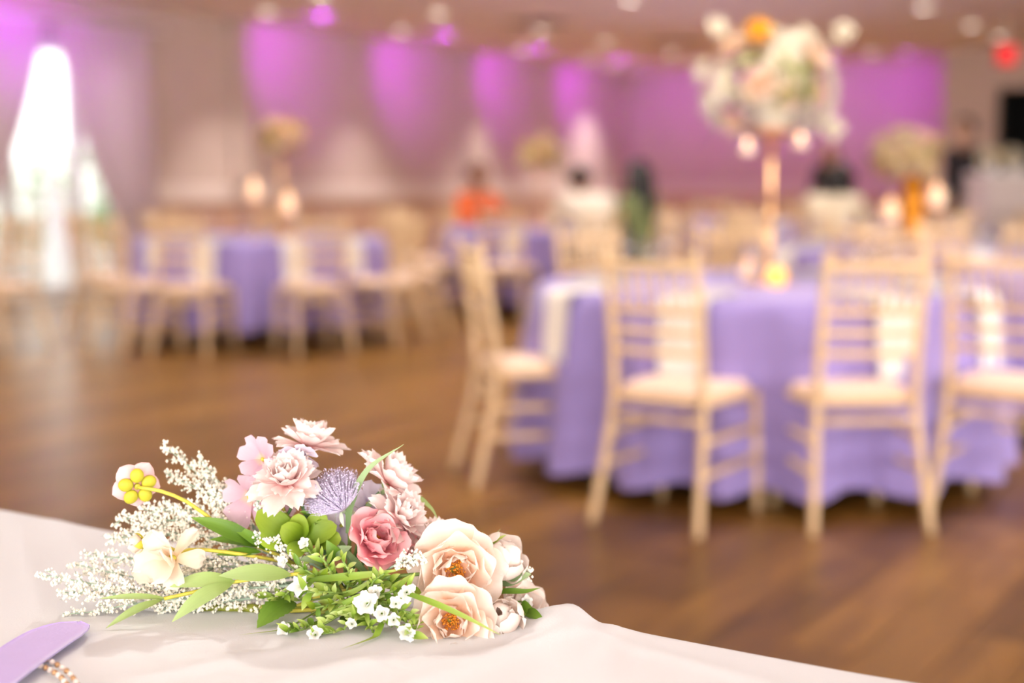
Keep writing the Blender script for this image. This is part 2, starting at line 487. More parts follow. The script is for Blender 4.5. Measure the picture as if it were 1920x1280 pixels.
def curtain_material():
    m, nt, b = nodes_of('sheer_curtain')
    N = nt.nodes; L = nt.links
    b.inputs['Base Color'].default_value = (0.74, 0.60, 0.62, 1); b.inputs['Roughness'].default_value = 0.8
    tr = N.new('ShaderNodeBsdfTranslucent'); tr.inputs['Color'].default_value = (0.80, 0.64, 0.66, 1)
    mx = N.new('ShaderNodeMixShader'); mx.inputs['Fac'].default_value = 0.2
    L.new(b.outputs[0], mx.inputs[1]); L.new(tr.outputs[0], mx.inputs[2]); L.new(mx.outputs[0], N['Material Output'].inputs['Surface'])
    tc = N.new('ShaderNodeTexCoord'); nz = N.new('ShaderNodeTexNoise'); nz.inputs['Scale'].default_value = 300
    L.new(tc.outputs['Object'], nz.inputs['Vector'])
    bp = N.new('ShaderNodeBump'); bp.inputs['Strength'].default_value = 0.1; L.new(nz.outputs['Fac'], bp.inputs['Height']); L.new(bp.outputs['Normal'], b.inputs['Normal'])
    return m
M_CURT = curtain_material()
M_GOLD = mat('gold_metal', (0.78, 0.47, 0.22), 0.28, 0.06, 30, metal=1.0)
def curtain(y_out, y_top_in, y_tie_in, label, seed):
    """hangs from the pole between y_out and y_top_in, tied back to y_tie_in"""
    root = empty('curtain', (WALL_X + 0.16, y_out, 0)); tag(root, label, 'curtain', 'tied-back drapes at the doorway')
    nu, nv = 90, 40; pts = []
    ztop, ztie = 2.72, 0.86
    rnd = random.Random(seed)
    ph = [rnd.uniform(0, 6) for _ in range(4)]
    for j in range(nv):
        z = ztop + (0.03 - ztop) * j / (nv - 1)
        if z > ztie:
            t = (ztop - z) / (ztop - ztie); k = 0.62 * t + 0.38 * t ** 2.6
            yi = y_top_in + (y_tie_in - y_top_in) * k
        else:
            t = (ztie - z) / ztie; yi = y_tie_in + (y_top_in - y_tie_in) * 0.10 * math.sin(t * PI / 2)
        tight = abs(yi - y_out) / abs(y_top_in - y_out)
        for i in range(nu):
            u = i / (nu - 1)
            y = y_out + (yi - y_out) * u - y_out
            a = 0.030 + 0.022 * (1 - tight)
            x = a * math.sin(u * 2 * PI * 11 + ph[0] + 0.4 * math.sin(u * 9 + ph[1])) + 0.012 * math.sin(u * 31 + ph[2] + z * 2)
            pts.append((x, y, z))
    q = MB(); q.quadgrid(pts, nu, nv); q.build('drape', M_CURT, root)
    q = MB(); yc = (y_tie_in - y_out) / 2; w = abs(y_tie_in - y_out) / 2
    q.tube([(0.0 + 0.075 * math.sin(a), yc + (w + .03) * math.cos(a), ztie + 0.02 * math.cos(a)) for a in [2 * PI * k / 24 for k in range(25)]], 0.022, 6, False)
    q.build('tieback', M_CURT, root)
    return root
YC = wall_y(82)
curtain(wall_y(268), YC + 0.03, wall_y(193), 'sheer white drape swept to the right of the bright doorway', 1)
curtain(2 * YC - wall_y(268), YC - 0.03, 2 * YC - wall_y(193) - 0.05, 'sheer white drape at the left picture edge beside the bright doorway', 2)
q = MB(); q.tube([(WALL_X + 0.16, DY0 - 0.25, 2.74), (WALL_X + 0.16, DY1 + 0.2, 2.74)], 0.018)
for y in (DY0 - 0.2, DY1 + 0.15): q.tube([(WALL_X, y, 2.74), (WALL_X + 0.16, y, 2.74)], 0.012)
for y in (DY0 - 0.28, DY1 + 0.23): q.ball((WALL_X + 0.16, y, 2.74), 0.03)
tag(q.build('curtain_pole', M_WHITE), 'thin pale pole carrying the drapes over the doorway', 'curtain pole')

# outside: patio, railing, a white draped post and shrubs
q = MB(); q.box((WALL_X - 30, -15, -0.2), (WALL_X - T, 40, -0.02)); tag(q.build('patio', mat('concrete', (0.30, 0.29, 0.27), 0.8, 0.08, 2), smooth=False), 'pale concrete patio outside the doorway', kind='structure')
rl = empty('railing', (WALL_X - 3.2, 9.3, -0.02)); tag(rl, 'white post railing on the patio outside', 'railing')
for k in range(13):
    q = MB(); y = -3 + k * 0.5; q.box((-0.03, y - 0.03, 0), (0.03, y + 0.03, 1.0)); q.build('post', M_WHITE, rl, smooth=False)
q = MB(); q.box((-0.05, -3.1, 1.0), (0.05, 3.1, 1.07)); q.build('top_rail', M_WHITE, rl, smooth=False)
q = MB(); q.box((-0.03, -3.1, 0.12), (0.03, 3.1, 0.18)); q.build('bottom_rail', M_WHITE, rl, smooth=False)
pp = plan(-5.15, 16.0)   # a white swag outside, wider towards the ground
sw = MB(); pts = []
A = at(88, 300, 15.6); B = at(128, 545, 15.6)
for j in range(20):
    t = j / 19; c = A.lerp(B, t); c = Vector((c.x, c.y, max(c.z, 0.0))); r_ = 0.05 + 0.17 * t ** 1.5
    for i in range(20):
        a = 2 * PI * i / 20; rr = r_ * (1 + 0.15 * math.sin(a * 6))
        pts.append((c.x + rr * math.cos(a) - pp.x, c.y + rr * math.sin(a) - pp.y, c.z))
sw.quadgrid(pts, 20, 20, True)
swo = sw.build('fabric_swag', mat('white_cloth_outside', (0.9, 0.89, 0.86), 0.8, 0.02), loc=(pp.x, pp.y, 0)); tag(swo, 'white fabric swag falling to the patio outside the doorway', 'fabric')
M_LEAFOUT = petal_mat('shrub_leaf', (0.10, 0.19, 0.03), (0.16, 0.28, 0.05), (0.30, 0.40, 0.10), 0.5, 0.4, 0.3)
def shrub(loc, rx, h, n, label, seed):
    rnd = random.Random(seed)
    root = empty('shrub', loc); tag(root, label, 'shrub', 'shrubs beyond the patio')
    q = MB(); q.tube([(0, 0, 0), (0.03, 0.02, h * .4), (0, 0, h * .7)], [0.04, 0.03, 0.015], 6)
    for k in range(5):
        a = k * 1.26; q.tube([(0, 0, h * .25), (rx * .6 * math.cos(a), rx * .6 * math.sin(a), h * .65)], [0.02, 0.008], 5)
    q.build('trunk', mat('bark', (0.16, 0.10, 0.06), 0.8, 0.2), root)
    q = MB()
    for k in range(n):
        a = rnd.uniform(0, 2 * PI); u = rnd.uniform(-1, 1); rr = rnd.uniform(.5, 1) ** .5
        c = Vector((rx * rr * math.sqrt(1 - u * u) * math.cos(a), rx * rr * math.sqrt(1 - u * u) * math.sin(a), h * .58 + h * .42 * rr * u))
        d = Vector((rnd.gauss(0, 1), rnd.gauss(0, 1), rnd.gauss(0, 1))).normalized() * rnd.uniform(.05, .10)
        s_ = d.orthogonal().normalized() * d.length * .3
        b = len(q.v); q.v += [tuple(c - d * .5), tuple(c + s_), tuple(c + d * .5), tuple(c - s_)]; q.face((b, b + 1, b + 2, b + 3)); q.uv += [(.5, 0), (1, .5), (.5, 1), (0, .5)]
    tag(q.build('foliage', M_LEAFOUT, root), kind='stuff')
for i, (px, d, rx, h, lb) in enumerate(((52, 19.0, 0.62, 1.5, 'yellow-green shrub seen left of the white swag outside'), (135, 21.6, 0.7, 1.75, 'green shrub seen right of the white swag outside'), (245, 18.0, 0.5, 1.3, 'green shrub seen beyond the right drape'))):
    p = at(px, 340, d); shrub((p.x, p.y, -0.02), rx, h, 900, lb, 60 + i)

# ------------------------------------------------------------------ ceiling lights
M_TRIM = mat('downlight_trim', (0.86, 0.80, 0.74), 0.4, 0.02)
M_LENS = emit_mat('downlight_lens', (1.0, 0.84, 0.70), 3.0)
M_LENS_P = emit_mat('purple_lens', (0.70, 0.22, 0.95), 2.2)
def light_parts(lens):
    ring = MB(); ring.lathe([(0.088, 0.0), (0.118, 0.0), (0.12, -0.006), (0.092, -0.012), (0.088, 0.0)], 24, caps=False)
    l = MB(); l.lathe([(0.090, -0.003), (0.07, -0.008), (0.0, -0.010)], 20)
    return ring.mesh('trim_ring', M_TRIM), l.mesh('lens', lens)
W_RING, W_LENS = light_parts(M_LENS); P_RING, P_LENS = light_parts(M_LENS_P)
E_WARM, E_PURPLE = 145.0, 84.0
def downlight(x, y, label, warm=True, target=None, spot=None, energy=None, group=None):
    o = empty('downlight' if warm else 'purple_spotlight', (x, y, CEIL)); tag(o, label, 'ceiling light', group)
    put('trim_ring', W_RING if warm else P_RING, o); put('lens', W_LENS if warm else P_LENS, o)
    l = bpy.data.lights.new('lamp', 'SPOT'); l.energy = energy or (E_WARM if warm else E_PURPLE)
    l.color = (1.0, 0.92, 0.84) if warm else (0.58, 0.01, 1.0)
    l.spot_size = R(spot or (115 if warm else 84)); l.spot_blend = 0.9 if warm else 1.0; l.shadow_soft_size = 0.05
    lo = bpy.data.objects.new('lamp', l); COL.objects.link(lo); lo.parent = o; lo.location = (0, 0, -0.02)
    if target: lo.rotation_euler = (Vector(target) - Vector((x, y, CEIL - 0.02))).to_track_quat('-Z', 'Y').to_euler()
    return o
far_row = [(-9.25, 10.95), (-9.2, 12.85), (-9.2, 15.0), (-9.25, 16.7), (-9.25, 18.65)]
nm = ['nearest to the doorway', 'second from the doorway', 'third from the doorway', 'fourth from the doorway', 'deepest in the hall']
for (x, y), s_ in zip(far_row, nm): downlight(x, y, 'warm recessed downlight in the row by the long wall, ' + s_)
for i, (x, y) in enumerate([(-6.9, 12.95), (-6.9, 15.0), (-6.9, 17.0), (-6.9, 18.8)]):
    downlight(x, y, 'warm recessed downlight in the middle ceiling row, ' + ['nearest', 'second', 'third', 'farthest'][i] + ' in view')
for i, (x, y) in enumerate([(-4.6, 15.2), (-4.64, 17.2), (-4.7, 18.75)]):
    downlight(x, y, 'warm recessed downlight at the upper right, ' + ['nearest', 'second', 'farthest'][i] + ' of three')
for (x, y) in [(-9.25, 8.6), (-9.25, 6.4), (-6.9, 10.6), (-6.9, 8.2), (-6.9, 5.6), (-4.6, 12.6), (-4.6, 10.2), (-4.6, 7.6), (-4.6, 5.2),
               (-2.3, 10.0), (-2.3, 7.5), (-2.3, 4.9), (0.0, 6.2)]:
    downlight(x, y, 'warm recessed downlight in the ceiling above the picture', group='downlights out of view')
downlight(-2.3, 2.7, 'warm adjustable downlight in the ceiling beyond the foreground table', target=(-0.9, 1.05, 0.76), spot=70, energy=115)
# warm scallops close to the long wall, between the purple washes
for (px) in (408, 660, 890, 1020): 
    y = wall_y(px)
    downlight(WALL_X + 0.8, y, 'warm wall-washing downlight close to the long wall, ' + {408: 'beside the doorway', 660: 'between two purple washes', 890: 'over the right pilaster', 1020: 'farthest from the doorway'}[px], spot=80, energy=170)
for i, x in enumerate((-11.0, -9.6, -8.2, -6.8)): downlight(x, BACK_Y - 1.5, 'added warm downlight brightening the lower far wall, ' + ['leftmost', 'second from left', 'third from left', 'rightmost'][i] + ' of four', spot=78, energy=(180, 220, 170, 130)[i])  # unseen lamps added to brighten the far wall's lower part
for px, s_ in ((60, 'over the doorway'), (545, 'first right of the doorway'), (765, 'second right of the doorway'), (937, 'third right of the doorway'), (1085, 'nearest the far corner')):
    y = wall_y(px)
    downlight(-10.3, y - 0.75, 'purple ceiling spotlight washing the long wall, ' + s_, False, (WALL_X, y, 2.62), group='purple wall spotlights')
for i, x in enumerate((-10.6, -9.0, -7.5, -6.35)):
    downlight(x, BACK_Y - 1.4, 'purple ceiling spotlight washing the far wall, ' + ['leftmost', 'second from left', 'third from left', 'rightmost'][i] + ' of four', False, (x, BACK_Y, 2.3), spot=100, energy=44, group='purple wall spotlights')
# ceiling air vents
def vent(px, py, label):
    p = on(px, py, CEIL)
    o = empty('ceiling_vent', (p.x, p.y, CEIL)); tag(o, label, 'vent', 'ceiling vents')
    mg = mat('vent_grey', (0.34, 0.26, 0.23), 0.6)
    q = MB(); q.box((-.3, -.3, -.012), (.3, -.26, 0)); q.box((-.3, .26, -.012), (.3, .3, 0)); q.box((-.3, -.26, -.012), (-.26, .26, 0)); q.box((.26, -.26, -.012), (.3, .26, 0)); q.build('vent_frame', mg, o, smooth=False)
    s_ = MB(); s_.box((-.26, -.018, -.010), (.26, .018, -.002)); sm = s_.mesh('slat', mat('vent_slat', (0.25, 0.19, 0.17), 0.6), False)
    for k in range(9): put('slat', sm, o, (0, -.22 + k * .055, 0))
vent(1006, 42, 'dark ceiling vent left of the hall middle'); vent(1268, 80, 'dark ceiling vent deeper in the hall')
# red lit sign hanging from the ceiling
p = at(1886, 103, 16.0)
sg = empty('exit_sign', (p.x, p.y, CEIL), YAW); tag(sg, 'red glowing sign hanging from the ceiling at the far right', 'sign')
q = MB(); q.box((-.11, -.03, p.z - .11 - CEIL), (.11, .03, p.z + .11 - CEIL)); q.build('housing', mat('sign_housing', (0.3, 0.05, 0.04), 0.5), sg, smooth=False)
q = MB(); q.box((-.10, -.035, p.z - .10 - CEIL), (.10, -.031, p.z + .10 - CEIL)); q.build('lit_face', emit_mat('sign_red', (1.0, 0.012, 0.02), 0.75, (0.1, 0.01, 0.01)), sg, smooth=False)
q = MB(); q.tube([(0, 0, p.z + .11 - CEIL), (0, 0, 0)], 0.012); q.build('hanger', M_WHITE, sg)

# ================================================================== chairs
M_CHAIR = mat('limed_wood', (0.78, 0.56, 0.32), 0.42, 0.10, 12, stretch=(6, 6, 1))
M_CUSH = mat('seat_pad', (0.84, 0.62, 0.48), 0.75, 0.04, 30)
def lerp3(a, b, t): return tuple(a[i] + (b[i] - a[i]) * t for i in range(3))
def bamboo(q, path, r, rings, seg=8):
    """a turned rod with raised rings"""
    pts, rad = [], []
    n = len(path) - 1
    def pos(t):
        k = min(int(t * n), n - 1); return Vector(path[k]).lerp(Vector(path[k + 1]), t * n - k)
    ts = set([i / (n * 3) for i in range(n * 3 + 1)])
    for c in rings: ts |= {max(0, c - .012), c, min(1, c + .012)}
    for t in sorted(ts):
        pts.append(pos(t)); rad.append(r * 1.28 if any(abs(t - c) < 1e-6 for c in rings) else r)
    q.tube(pts, rad, seg)
def make_chair():
    root = empty('spindle_chair', (0, 0, 0)); tag(root, 'cream spindle-back banquet chair', 'chair', 'cream spindle-back chairs around the tables')
    for s in (-1, 1):
        q = MB()   # back leg runs up into the back post, splayed at the foot and leaning at the top
        path = [(s * .205, -.285, 0), (s * .19, -.245, .16), (s * .178, -.205, .34), (s * .172, -.195, .46), (s * .170, -.205, .62), (s * .168, -.235, .80), (s * .167, -.262, .93)]
        bamboo(q, path, 0.0165, (.12, .30, .55, .70, .86)); q.ball((s * .167, -.264, .935), .018, 8, 5)
        q.build('back_post', M_CHAIR, root)
        q = MB(); bamboo(q, [(s * .195, .215, 0), (s * .19, .205, .2), (s * .188, .19, .44)], 0.0165, (.2, .55, .85)); q.build('front_leg', M_CHAIR, root)
        for z in (.20, .31):
            q = MB(); bamboo(q, [(s * (.19 + .006 * (z < .25)), -.205 - (.34 - z) * .25, z), (s * .19, .20, z)], 0.011, (.2, .5, .8), 6); q.build('side_stretcher', M_CHAIR, root)
    def post(z):
        zs = [.46, .62, .80, .93]; ys = [-.195, -.205, -.235, -.262]
        return float(np.interp(z, zs, ys))
    for z, r in ((.90, .0145), (.745, .0125), (.675, .0125), (.605, .0125)):
        q = MB(); y = post(z); bow = -.018
        bamboo(q, [(-.168, y, z), (-.09, y + bow * .7, z), (0, y + bow, z), (.09, y + bow * .7, z), (.168, y, z)], r, (.25, .5, .75), 8); q.build('back_rail', M_CHAIR, root)
    for k in range(6):
        x = -.115 + k * .046; b = -.018 * (1 - (x / .168) ** 2)
        q = MB(); bamboo(q, [(x, post(.745) + b, .745), (x, post(.90) + b, .90)], 0.0085, (.3, .7), 6); q.build('spindle', M_CHAIR, root)
    for y, z in ((-.205, .375), (.20, .37), (.20, .26)):
        q = MB(); w = .185; bamboo(q, [(-w, y, z), (w, y, z)], 0.0125, (.2, .5, .8), 6); q.build('front_stretcher' if y > 0 else 'rear_stretcher', M_CHAIR, root)
    def slab(z0, z1, ins, bul):
        q = MB(); out = []
        n = 32
        for k in range(n):
            a = 2 * PI * k / n; ca, sa = math.cos(a), math.sin(a)
            e = 0.42
            x = math.copysign(abs(ca) ** e, ca); y = math.copysign(abs(sa) ** e, sa)
            wx = (.205 if y > 0 else .192) - ins
            out.append((x * wx, y * (.205 - ins) - .0))
        prof = [(1.0, z0), (1.0, z1 - bul), (0.96, z1 - bul * .4), (0.88, z1), (0.5, z1 + bul * .25), (0.02, z1 + bul * .3)]
        pts = []
        for f, z in prof: pts += [(x * f, y * f, z) for x, y in out]
        q.quadgrid(pts, n, len(prof), True); q.face(list(reversed(range(n))))
        return q
    slab(.425, .455, 0, .01).build('seat_frame', M_CHAIR, root)
    slab(.455, .482, .012, .016).build('seat_pad', M_CUSH, root)
    return root
CHAIR = make_chair(); CHAIR_USED = [False]
def place_chair(xc, d, face, label, jig=0.0):
    """face: camera-plan point the sitter looks at"""
    p = plan(xc, d); t = plan(*face)
    v = t - p; rz = math.atan2(-v.x, v.y) + jig
    if not CHAIR_USED[0]:
        CHAIR_USED[0] = True; CHAIR.location = p; CHAIR.rotation_euler = (0, 0, rz); CHAIR['label'] = label; return CHAIR
    return copy_tree(CHAIR, p, rz, label)

# ================================================================== tables
M_CLOTH = mat('lavender_cloth', (0.33, 0.255, 0.60), 0.75, 0.04, 8, sheen=0.3)
M_NAP = mat('white_napkin', (0.88, 0.84, 0.78), 0.8, 0.02, 20)
M_PLY = mat('table_plywood', (0.5, 0.36, 0.22), 0.6, 0.1, 8)
M_STEEL = mat('folding_leg_steel', (0.25, 0.25, 0.26), 0.4, metal=0.8)
TABR, TABZ = 0.93, 0.752
def round_table(xc, d, where, seed, hem=.15):
    rnd = random.Random(seed)
    p = plan(xc, d)
    t = empty('round_table', p); tag(t, 'round folding banquet table ' + where, 'table', 'round banquet tables')
    q = MB(); q.lathe([(0.0, TABZ - .025), (TABR - .006, TABZ - .025), (TABR - .004, TABZ - .004), (TABR - .01, TABZ), (0, TABZ)], 48, caps=False); q.build('tabletop', M_PLY, t)
    for k in range(4):
        a = PI / 4 + k * PI / 2; q = MB(); q.tube([(.6 * math.cos(a), .6 * math.sin(a), 0), (.55 * math.cos(a), .55 * math.sin(a), TABZ - .025)], .014, 8); q.build('leg', M_STEEL, t)
    # cloth: flat on top, hanging in folds to just above the floor
    nf = 17; ph = [rnd.uniform(0, 6.28) for _ in range(6)]
    nu = 204; rows = []
    def folds(a): return math.cos(nf * a + ph[0] + .9 * math.sin(2 * a + ph[1]) + .5 * math.sin(5 * a + ph[2]))
    zt = TABZ + .004
    rows += [[(0.02 * math.cos(a), 0.02 * math.sin(a), zt) for a in [2 * PI * i / nu for i in range(nu)]]]
    for r in (.45, .85, TABR - .01): rows.append([(r * math.cos(a), r * math.sin(a), zt) for a in [2 * PI * i / nu for i in range(nu)]])
    for j in range(14):
        h = j / 13; row = []
        for i in range(nu):
            a = 2 * PI * i / nu; f = folds(a)
            r = TABR + .006 + .010 * min(1, h * 6) + (.060 * f + .05) * h ** .7 + .02 * math.sin(3 * a + ph[3]) * h
            z = zt - .008 - (TABZ - hem + .014 * f) * h
            row.append((r * math.cos(a), r * math.sin(a), max(.012, z)))
        rows.append(row)
    q = MB(); q.quadgrid([v for r in rows for v in r], nu, len(rows), True)
    c = q.build('tablecloth', M_CLOTH, loc=p); tag(c, 'lavender floor-length tablecloth on the round table ' + where, 'tablecloth', 'lavender tablecloths')
    return p
TT = TABZ + .004     # top of the cloth
def nap_mesh():
    q = MB(); w = .09; pts = []; nv = 16
    prof = [(-.20, .006), (-.12, .006), (-.05, .006), (-.015, .006), (.010, .002), (.022, -.012), (.027, -.05), (.030, -.10), (.036, -.16), (.040, -.22), (.042, -.27)]
    top = []
    for (r, z) in prof:
        for i in range(7):
            s = -1 + 2 * i / 6
            top.append((s * w * (1 - .06 * (z < -.2)), r + .004 * math.sin(s * 4) * (z < -.03), z + .0 ))
    b = q.quadgrid(top, 7, len(prof))
    bot = [(x, y - (.004 if z < -.03 else 0), z - (.004 if z >= -.03 else 0)) for x, y, z in top]
    q.quadgrid(bot, 7, len(prof))
    n = len(prof); o = n * 7
    ring = [i for i in range(7)] + [7 * j + 6 for j in range(1, n)] + [7 * (n - 1) + i for i in reversed(range(6))] + [7 * j for j in reversed(range(1, n - 1))]
    for k in range(len(ring)):
        a, b2 = ring[k], ring[(k + 1) % len(ring)]; q.face((a, b2, b2 + o, a + o))
    return q.mesh('napkin', M_NAP)
NAP = nap_mesh()
def napkin(tc, ang, label):
    """hangs over the table's edge at an angle (camera plan: 0 towards the camera, positive to the right)"""
    dirv = -FH * math.cos(ang) + RT * math.sin(ang)
    p = tc + dirv * (TABR + .026); p.z = TT + .001
    o = put('napkin', NAP, None, p); o.rotation_euler = (0, 0, math.atan2(-dirv.x, dirv.y))
    tag(o, label, 'napkin', 'white napkins hanging over the table edges'); return o
# place settings
M_CHINA = mat('pale_china', (0.84, 0.80, 0.76), 0.2, 0.02)
M_GLASS = glass_mat('drinking_glass', (0.98, 0.97, 0.98), 0.05)
q = MB(); q.lathe([(0.0, .002), (.07, .002), (.075, .0), (.08, .003), (.13, .014), (.134, .016), (.13, .018), (.085, .008), (0.0, .007)], 32, caps=False); PLATE = q.mesh('plate', M_CHINA)
q = MB(); q.lathe([(0, 0), (.034, 0), (.034, .003), (.006, .008), (.0045, .06), (.006, .075), (.026, .09), (.038, .12), (.040, .15), (.036, .19), (.0345, .19), (.038, .15), (.036, .122), (.024, .093), (0, .08)], 20, caps=False); GOBLET = q.mesh('goblet', M_GLASS)
def on_table(name, me, tc, ang, r, label, cat, group, z=TT):
    dirv = -FH * math.cos(ang) + RT * math.sin(ang)
    p = tc + dirv * r; p.z = z
    o = put(name, me, None, p); tag(o, label, cat, group); return o

# ------------------------------------------------------------------ small flowers for the table arrangements
def petal(L, W, e0, e1, r0=0.0, z0=0.0, cup=.35, tip='round', ruffle=0.0, seed=0, nu=5, nv=6, curl=0.0, twist=0.0):
    """one petal: leaves the axis at r0 going out at elevation e0 and ends at e1 (degrees); +Y is outward, +Z the flower's axis"""
    rnd = random.Random(seed * 7 + 13); ph = [rnd.uniform(0, 6.28) for _ in range(4)]
    q = MB(); r, z = r0, z0; cl = []
    steps = nv - 1
    for j in range(nv):
        t = j / steps; e = R(e0 + (e1 - e0) * t - curl * max(0, (t - .65) / .35) ** 1.5)
        cl.append((r, z, e, t)); r += L / steps * math.cos(e); z += L / steps * math.sin(e)
    for (r, z, e, t) in cl:
        if tip == 'round':
            k = (.26 + .74 * min(1, t / .62) ** .9) * math.sqrt(max(0.012, 1 - max(0, (t - .58) / .42) ** 2.4))
        elif tip == 'petal':
            k = (.24 + .76 * math.sin(min(1, t / .66) * PI / 2) ** 1.2) * (1 - .30 * max(0, (t - .66) / .34) ** 2.6)
        elif tip == 'heart':
            k = (.20 + .80 * min(1, t / .7)) * math.sqrt(max(0.10, 1 - max(0, (t - .7) / .3) ** 3 * .8))
        elif tip == 'serr':
            k = (.30 + .70 * min(1, t / .66)) * (1 - .30 * max(0, (t - .66) / .34) ** 2.5)
        elif tip == 'disc':
            k = max(.10, math.sqrt(max(0, 1 - (2 * (.06 + .94 * t) - 1) ** 2))) if t < 1 else .02
        elif tip == 'leaf':
            k = max(.03, math.sin(PI * min(1, t ** .85 * .97 + .03)) ** .9)
        else:
            k = max(.02, math.sin(PI * (.10 + .9 * t)) ** .75) if t > .45 else (.25 + .75 * t / .45) * .99
            if tip == 'point' and t > .45: k = max(.02, (1 - ((t - .45) / .55) ** 1.6))
        w = W / 2 * k
        ext = 0
        for i in range(nu):
            s = -1 + 2 * i / (nu - 1)
            off = cup * w * s * s + ruffle * W * t * t * math.sin(ph[0] + s * 4.2 + t * 3) + twist * w * s * t
            dr = 0
            if tip == 'serr' and t > .72: dr = L * (t - .72) / .28 * (.055 * math.cos(s * 3 * PI + ph[2] * .3) - .10 * abs(s) ** 1.5)
            if tip == 'heart' and t > .8: dr = -L * .10 * (t - .8) / .2 * (1 - abs(s))
            if tip == 'round' and ruffle: dr = L * .02 * math.sin(ph[1] + s * 6) * t
            if tip == 'petal': dr = L * (-.20 * abs(s) ** 3.6 * max(0, (t - .5) / .5) ** 1.3 + .026 * t * t * math.sin(ph[1] + s * 5.5))
            x = s * w
            q.v.append((x, r + dr * math.cos(e) - math.sin(e) * off, z + dr * math.sin(e) + math.cos(e) * off))
            q.uv.append((.5 + s / 2, t))
    for j in range(nv - 1):
        for i in range(nu - 1):
            a = j * nu + i; q.face((a, a + 1, a + nu + 1, a + nu))
    return q
def rz(a): return Matrix.Rotation(a, 4, 'Z')
def small_bloom(seed, m, k=1.0):
    q = MB(); rnd = random.Random(seed)
    for n, L, W, e0, e1 in ((5, .045, .046, 5, 35), (5, .038, .038, 25, 75), (4, .028, .028, 50, 100)):
        for i in range(n):
            q.add(petal(L * k, W * k, e0, e1, .003, tip='round', ruffle=.06, seed=rnd.randint(0, 999), nu=4, nv=5), rz(2 * PI * i / n + rnd.uniform(-.2, .2)))
    q.uv += [(.5, 0)] * (len(q.v) - len(q.uv))
    return q.mesh('bloom', m)
M_B_CREAM = petal_mat('bloom_cream', (0.75, 0.66, 0.42), (0.86, 0.79, 0.62), (0.90, 0.84, 0.72), .7, .25)
M_B_PEACH = petal_mat('bloom_peach', (0.85, 0.50, 0.28), (0.86, 0.62, 0.42), (0.90, 0.72, 0.56), .7, .25)
M_B_GOLD = petal_mat('bloom_gold', (0.50, 0.28, 0.08), (0.66, 0.42, 0.18), (0.78, 0.58, 0.32), .7, .25)
M_B_ORANGE = petal_mat('bloom_orange', (0.9, 0.42, 0.02), (0.95, 0.48, 0.03), (0.95, 0.55, 0.06), .7, .3)
M_B_YEL = petal_mat('bloom_pale_yellow', (0.7, 0.52, 0.20), (0.84, 0.68, 0.36), (0.88, 0.76, 0.48), .7, .25)
M_B_LEAF = petal_mat('bloom_leaf', (0.16, 0.18, 0.03), (0.26, 0.28, 0.06), (0.36, 0.36, 0.12), .5, .3)
BL = {k: [small_bloom(s * 3 + i, m) for i in range(2)] for s, (k, m) in enumerate((('cream', M_B_CREAM), ('peach', M_B_PEACH), ('gold', M_B_GOLD), ('orange', M_B_ORANGE), ('yellow', M_B_YEL)))}
LEAFM = petal(.07, .032, 10, -15, tip='leaf', cup=.3).mesh('leaf', M_B_LEAF)
def orient(pos, n, spin=0.0, sc=1.0):
    q = Vector(n).normalized().to_track_quat('Z', 'Y')
    return Matrix.Translation(pos) @ q.to_matrix().to_4x4() @ rz(spin) @ Matrix.Scale(sc, 4)
M_FLAME = emit_mat('candle_flame', (1.0, 0.50, 0.12), 4.0)
M_WAX = mat('candle_wax', (0.9, 0.78, 0.62), 0.5, 0.02, emit=(1.0, 0.62, 0.30), estr=0.35)
M_AMBER = glass_mat('amber_glass', (0.95, 0.62, 0.22), 0.08)
def flower_cloud(root, c, rx, ry, rz_, n, kinds, seed, sc=1.25, leaves=20):
    """blooms over the upper shell of an ellipsoid, all parts of root (local coordinates)"""
    rnd = random.Random(seed); g = PI * (3 - 5 ** .5)
    for i in range(n):
        u = 1 - 1.75 * (i + .5) / n; a = i * g
        s_ = math.sqrt(max(0, 1 - u * u)); v = Vector((s_ * math.cos(a), s_ * math.sin(a), u)); k = rnd.uniform(.72, 1.05)
        p = Vector((c[0] + v.x * rx * k, c[1] + v.y * ry * k, c[2] + v.z * rz_ * k))
        put('bloom', rnd.choice(BL[rnd.choice(kinds)]), root, M=orient(p, v + Vector((0, 0, .15)), rnd.uniform(0, 6), sc * rnd.uniform(.8, 1.25)))
    for i in range(leaves):
        v = Vector((rnd.gauss(0, 1), rnd.gauss(0, 1), rnd.gauss(0, .9))).normalized(); k = rnd.uniform(.7, 1.05)
        p = Vector((c[0] + v.x * rx * k, c[1] + v.y * ry * k, c[2] + v.z * rz_ * k))
        put('leaf', LEAFM, root, M=orient(p, v, rnd.uniform(0, 6), rnd.uniform(.9, 1.6)))
def gold_stand(root, h, dish=.10):
    q = MB(); q.lathe([(0, 0), (.11, 0), (.11, .012), (.04, .02), (.014, .04), (.011, .10)], 28); q.build('base', M_GOLD, root)
    q = MB(); bamboo(q, [(0, 0, .09), (0, 0, h * .5), (0, 0, h)], .012, (.1, .35, .6, .85), 10); q.build('stem', M_GOLD, root)
    q = MB(); q.lathe([(0, h - .02), (.03, h - .01), (dish, h + .03), (dish + .005, h + .045), (dish - .004, h + .045), (.02, h + .005), (0, h + .003)], 24, caps=False); q.build('dish', M_GOLD, root)
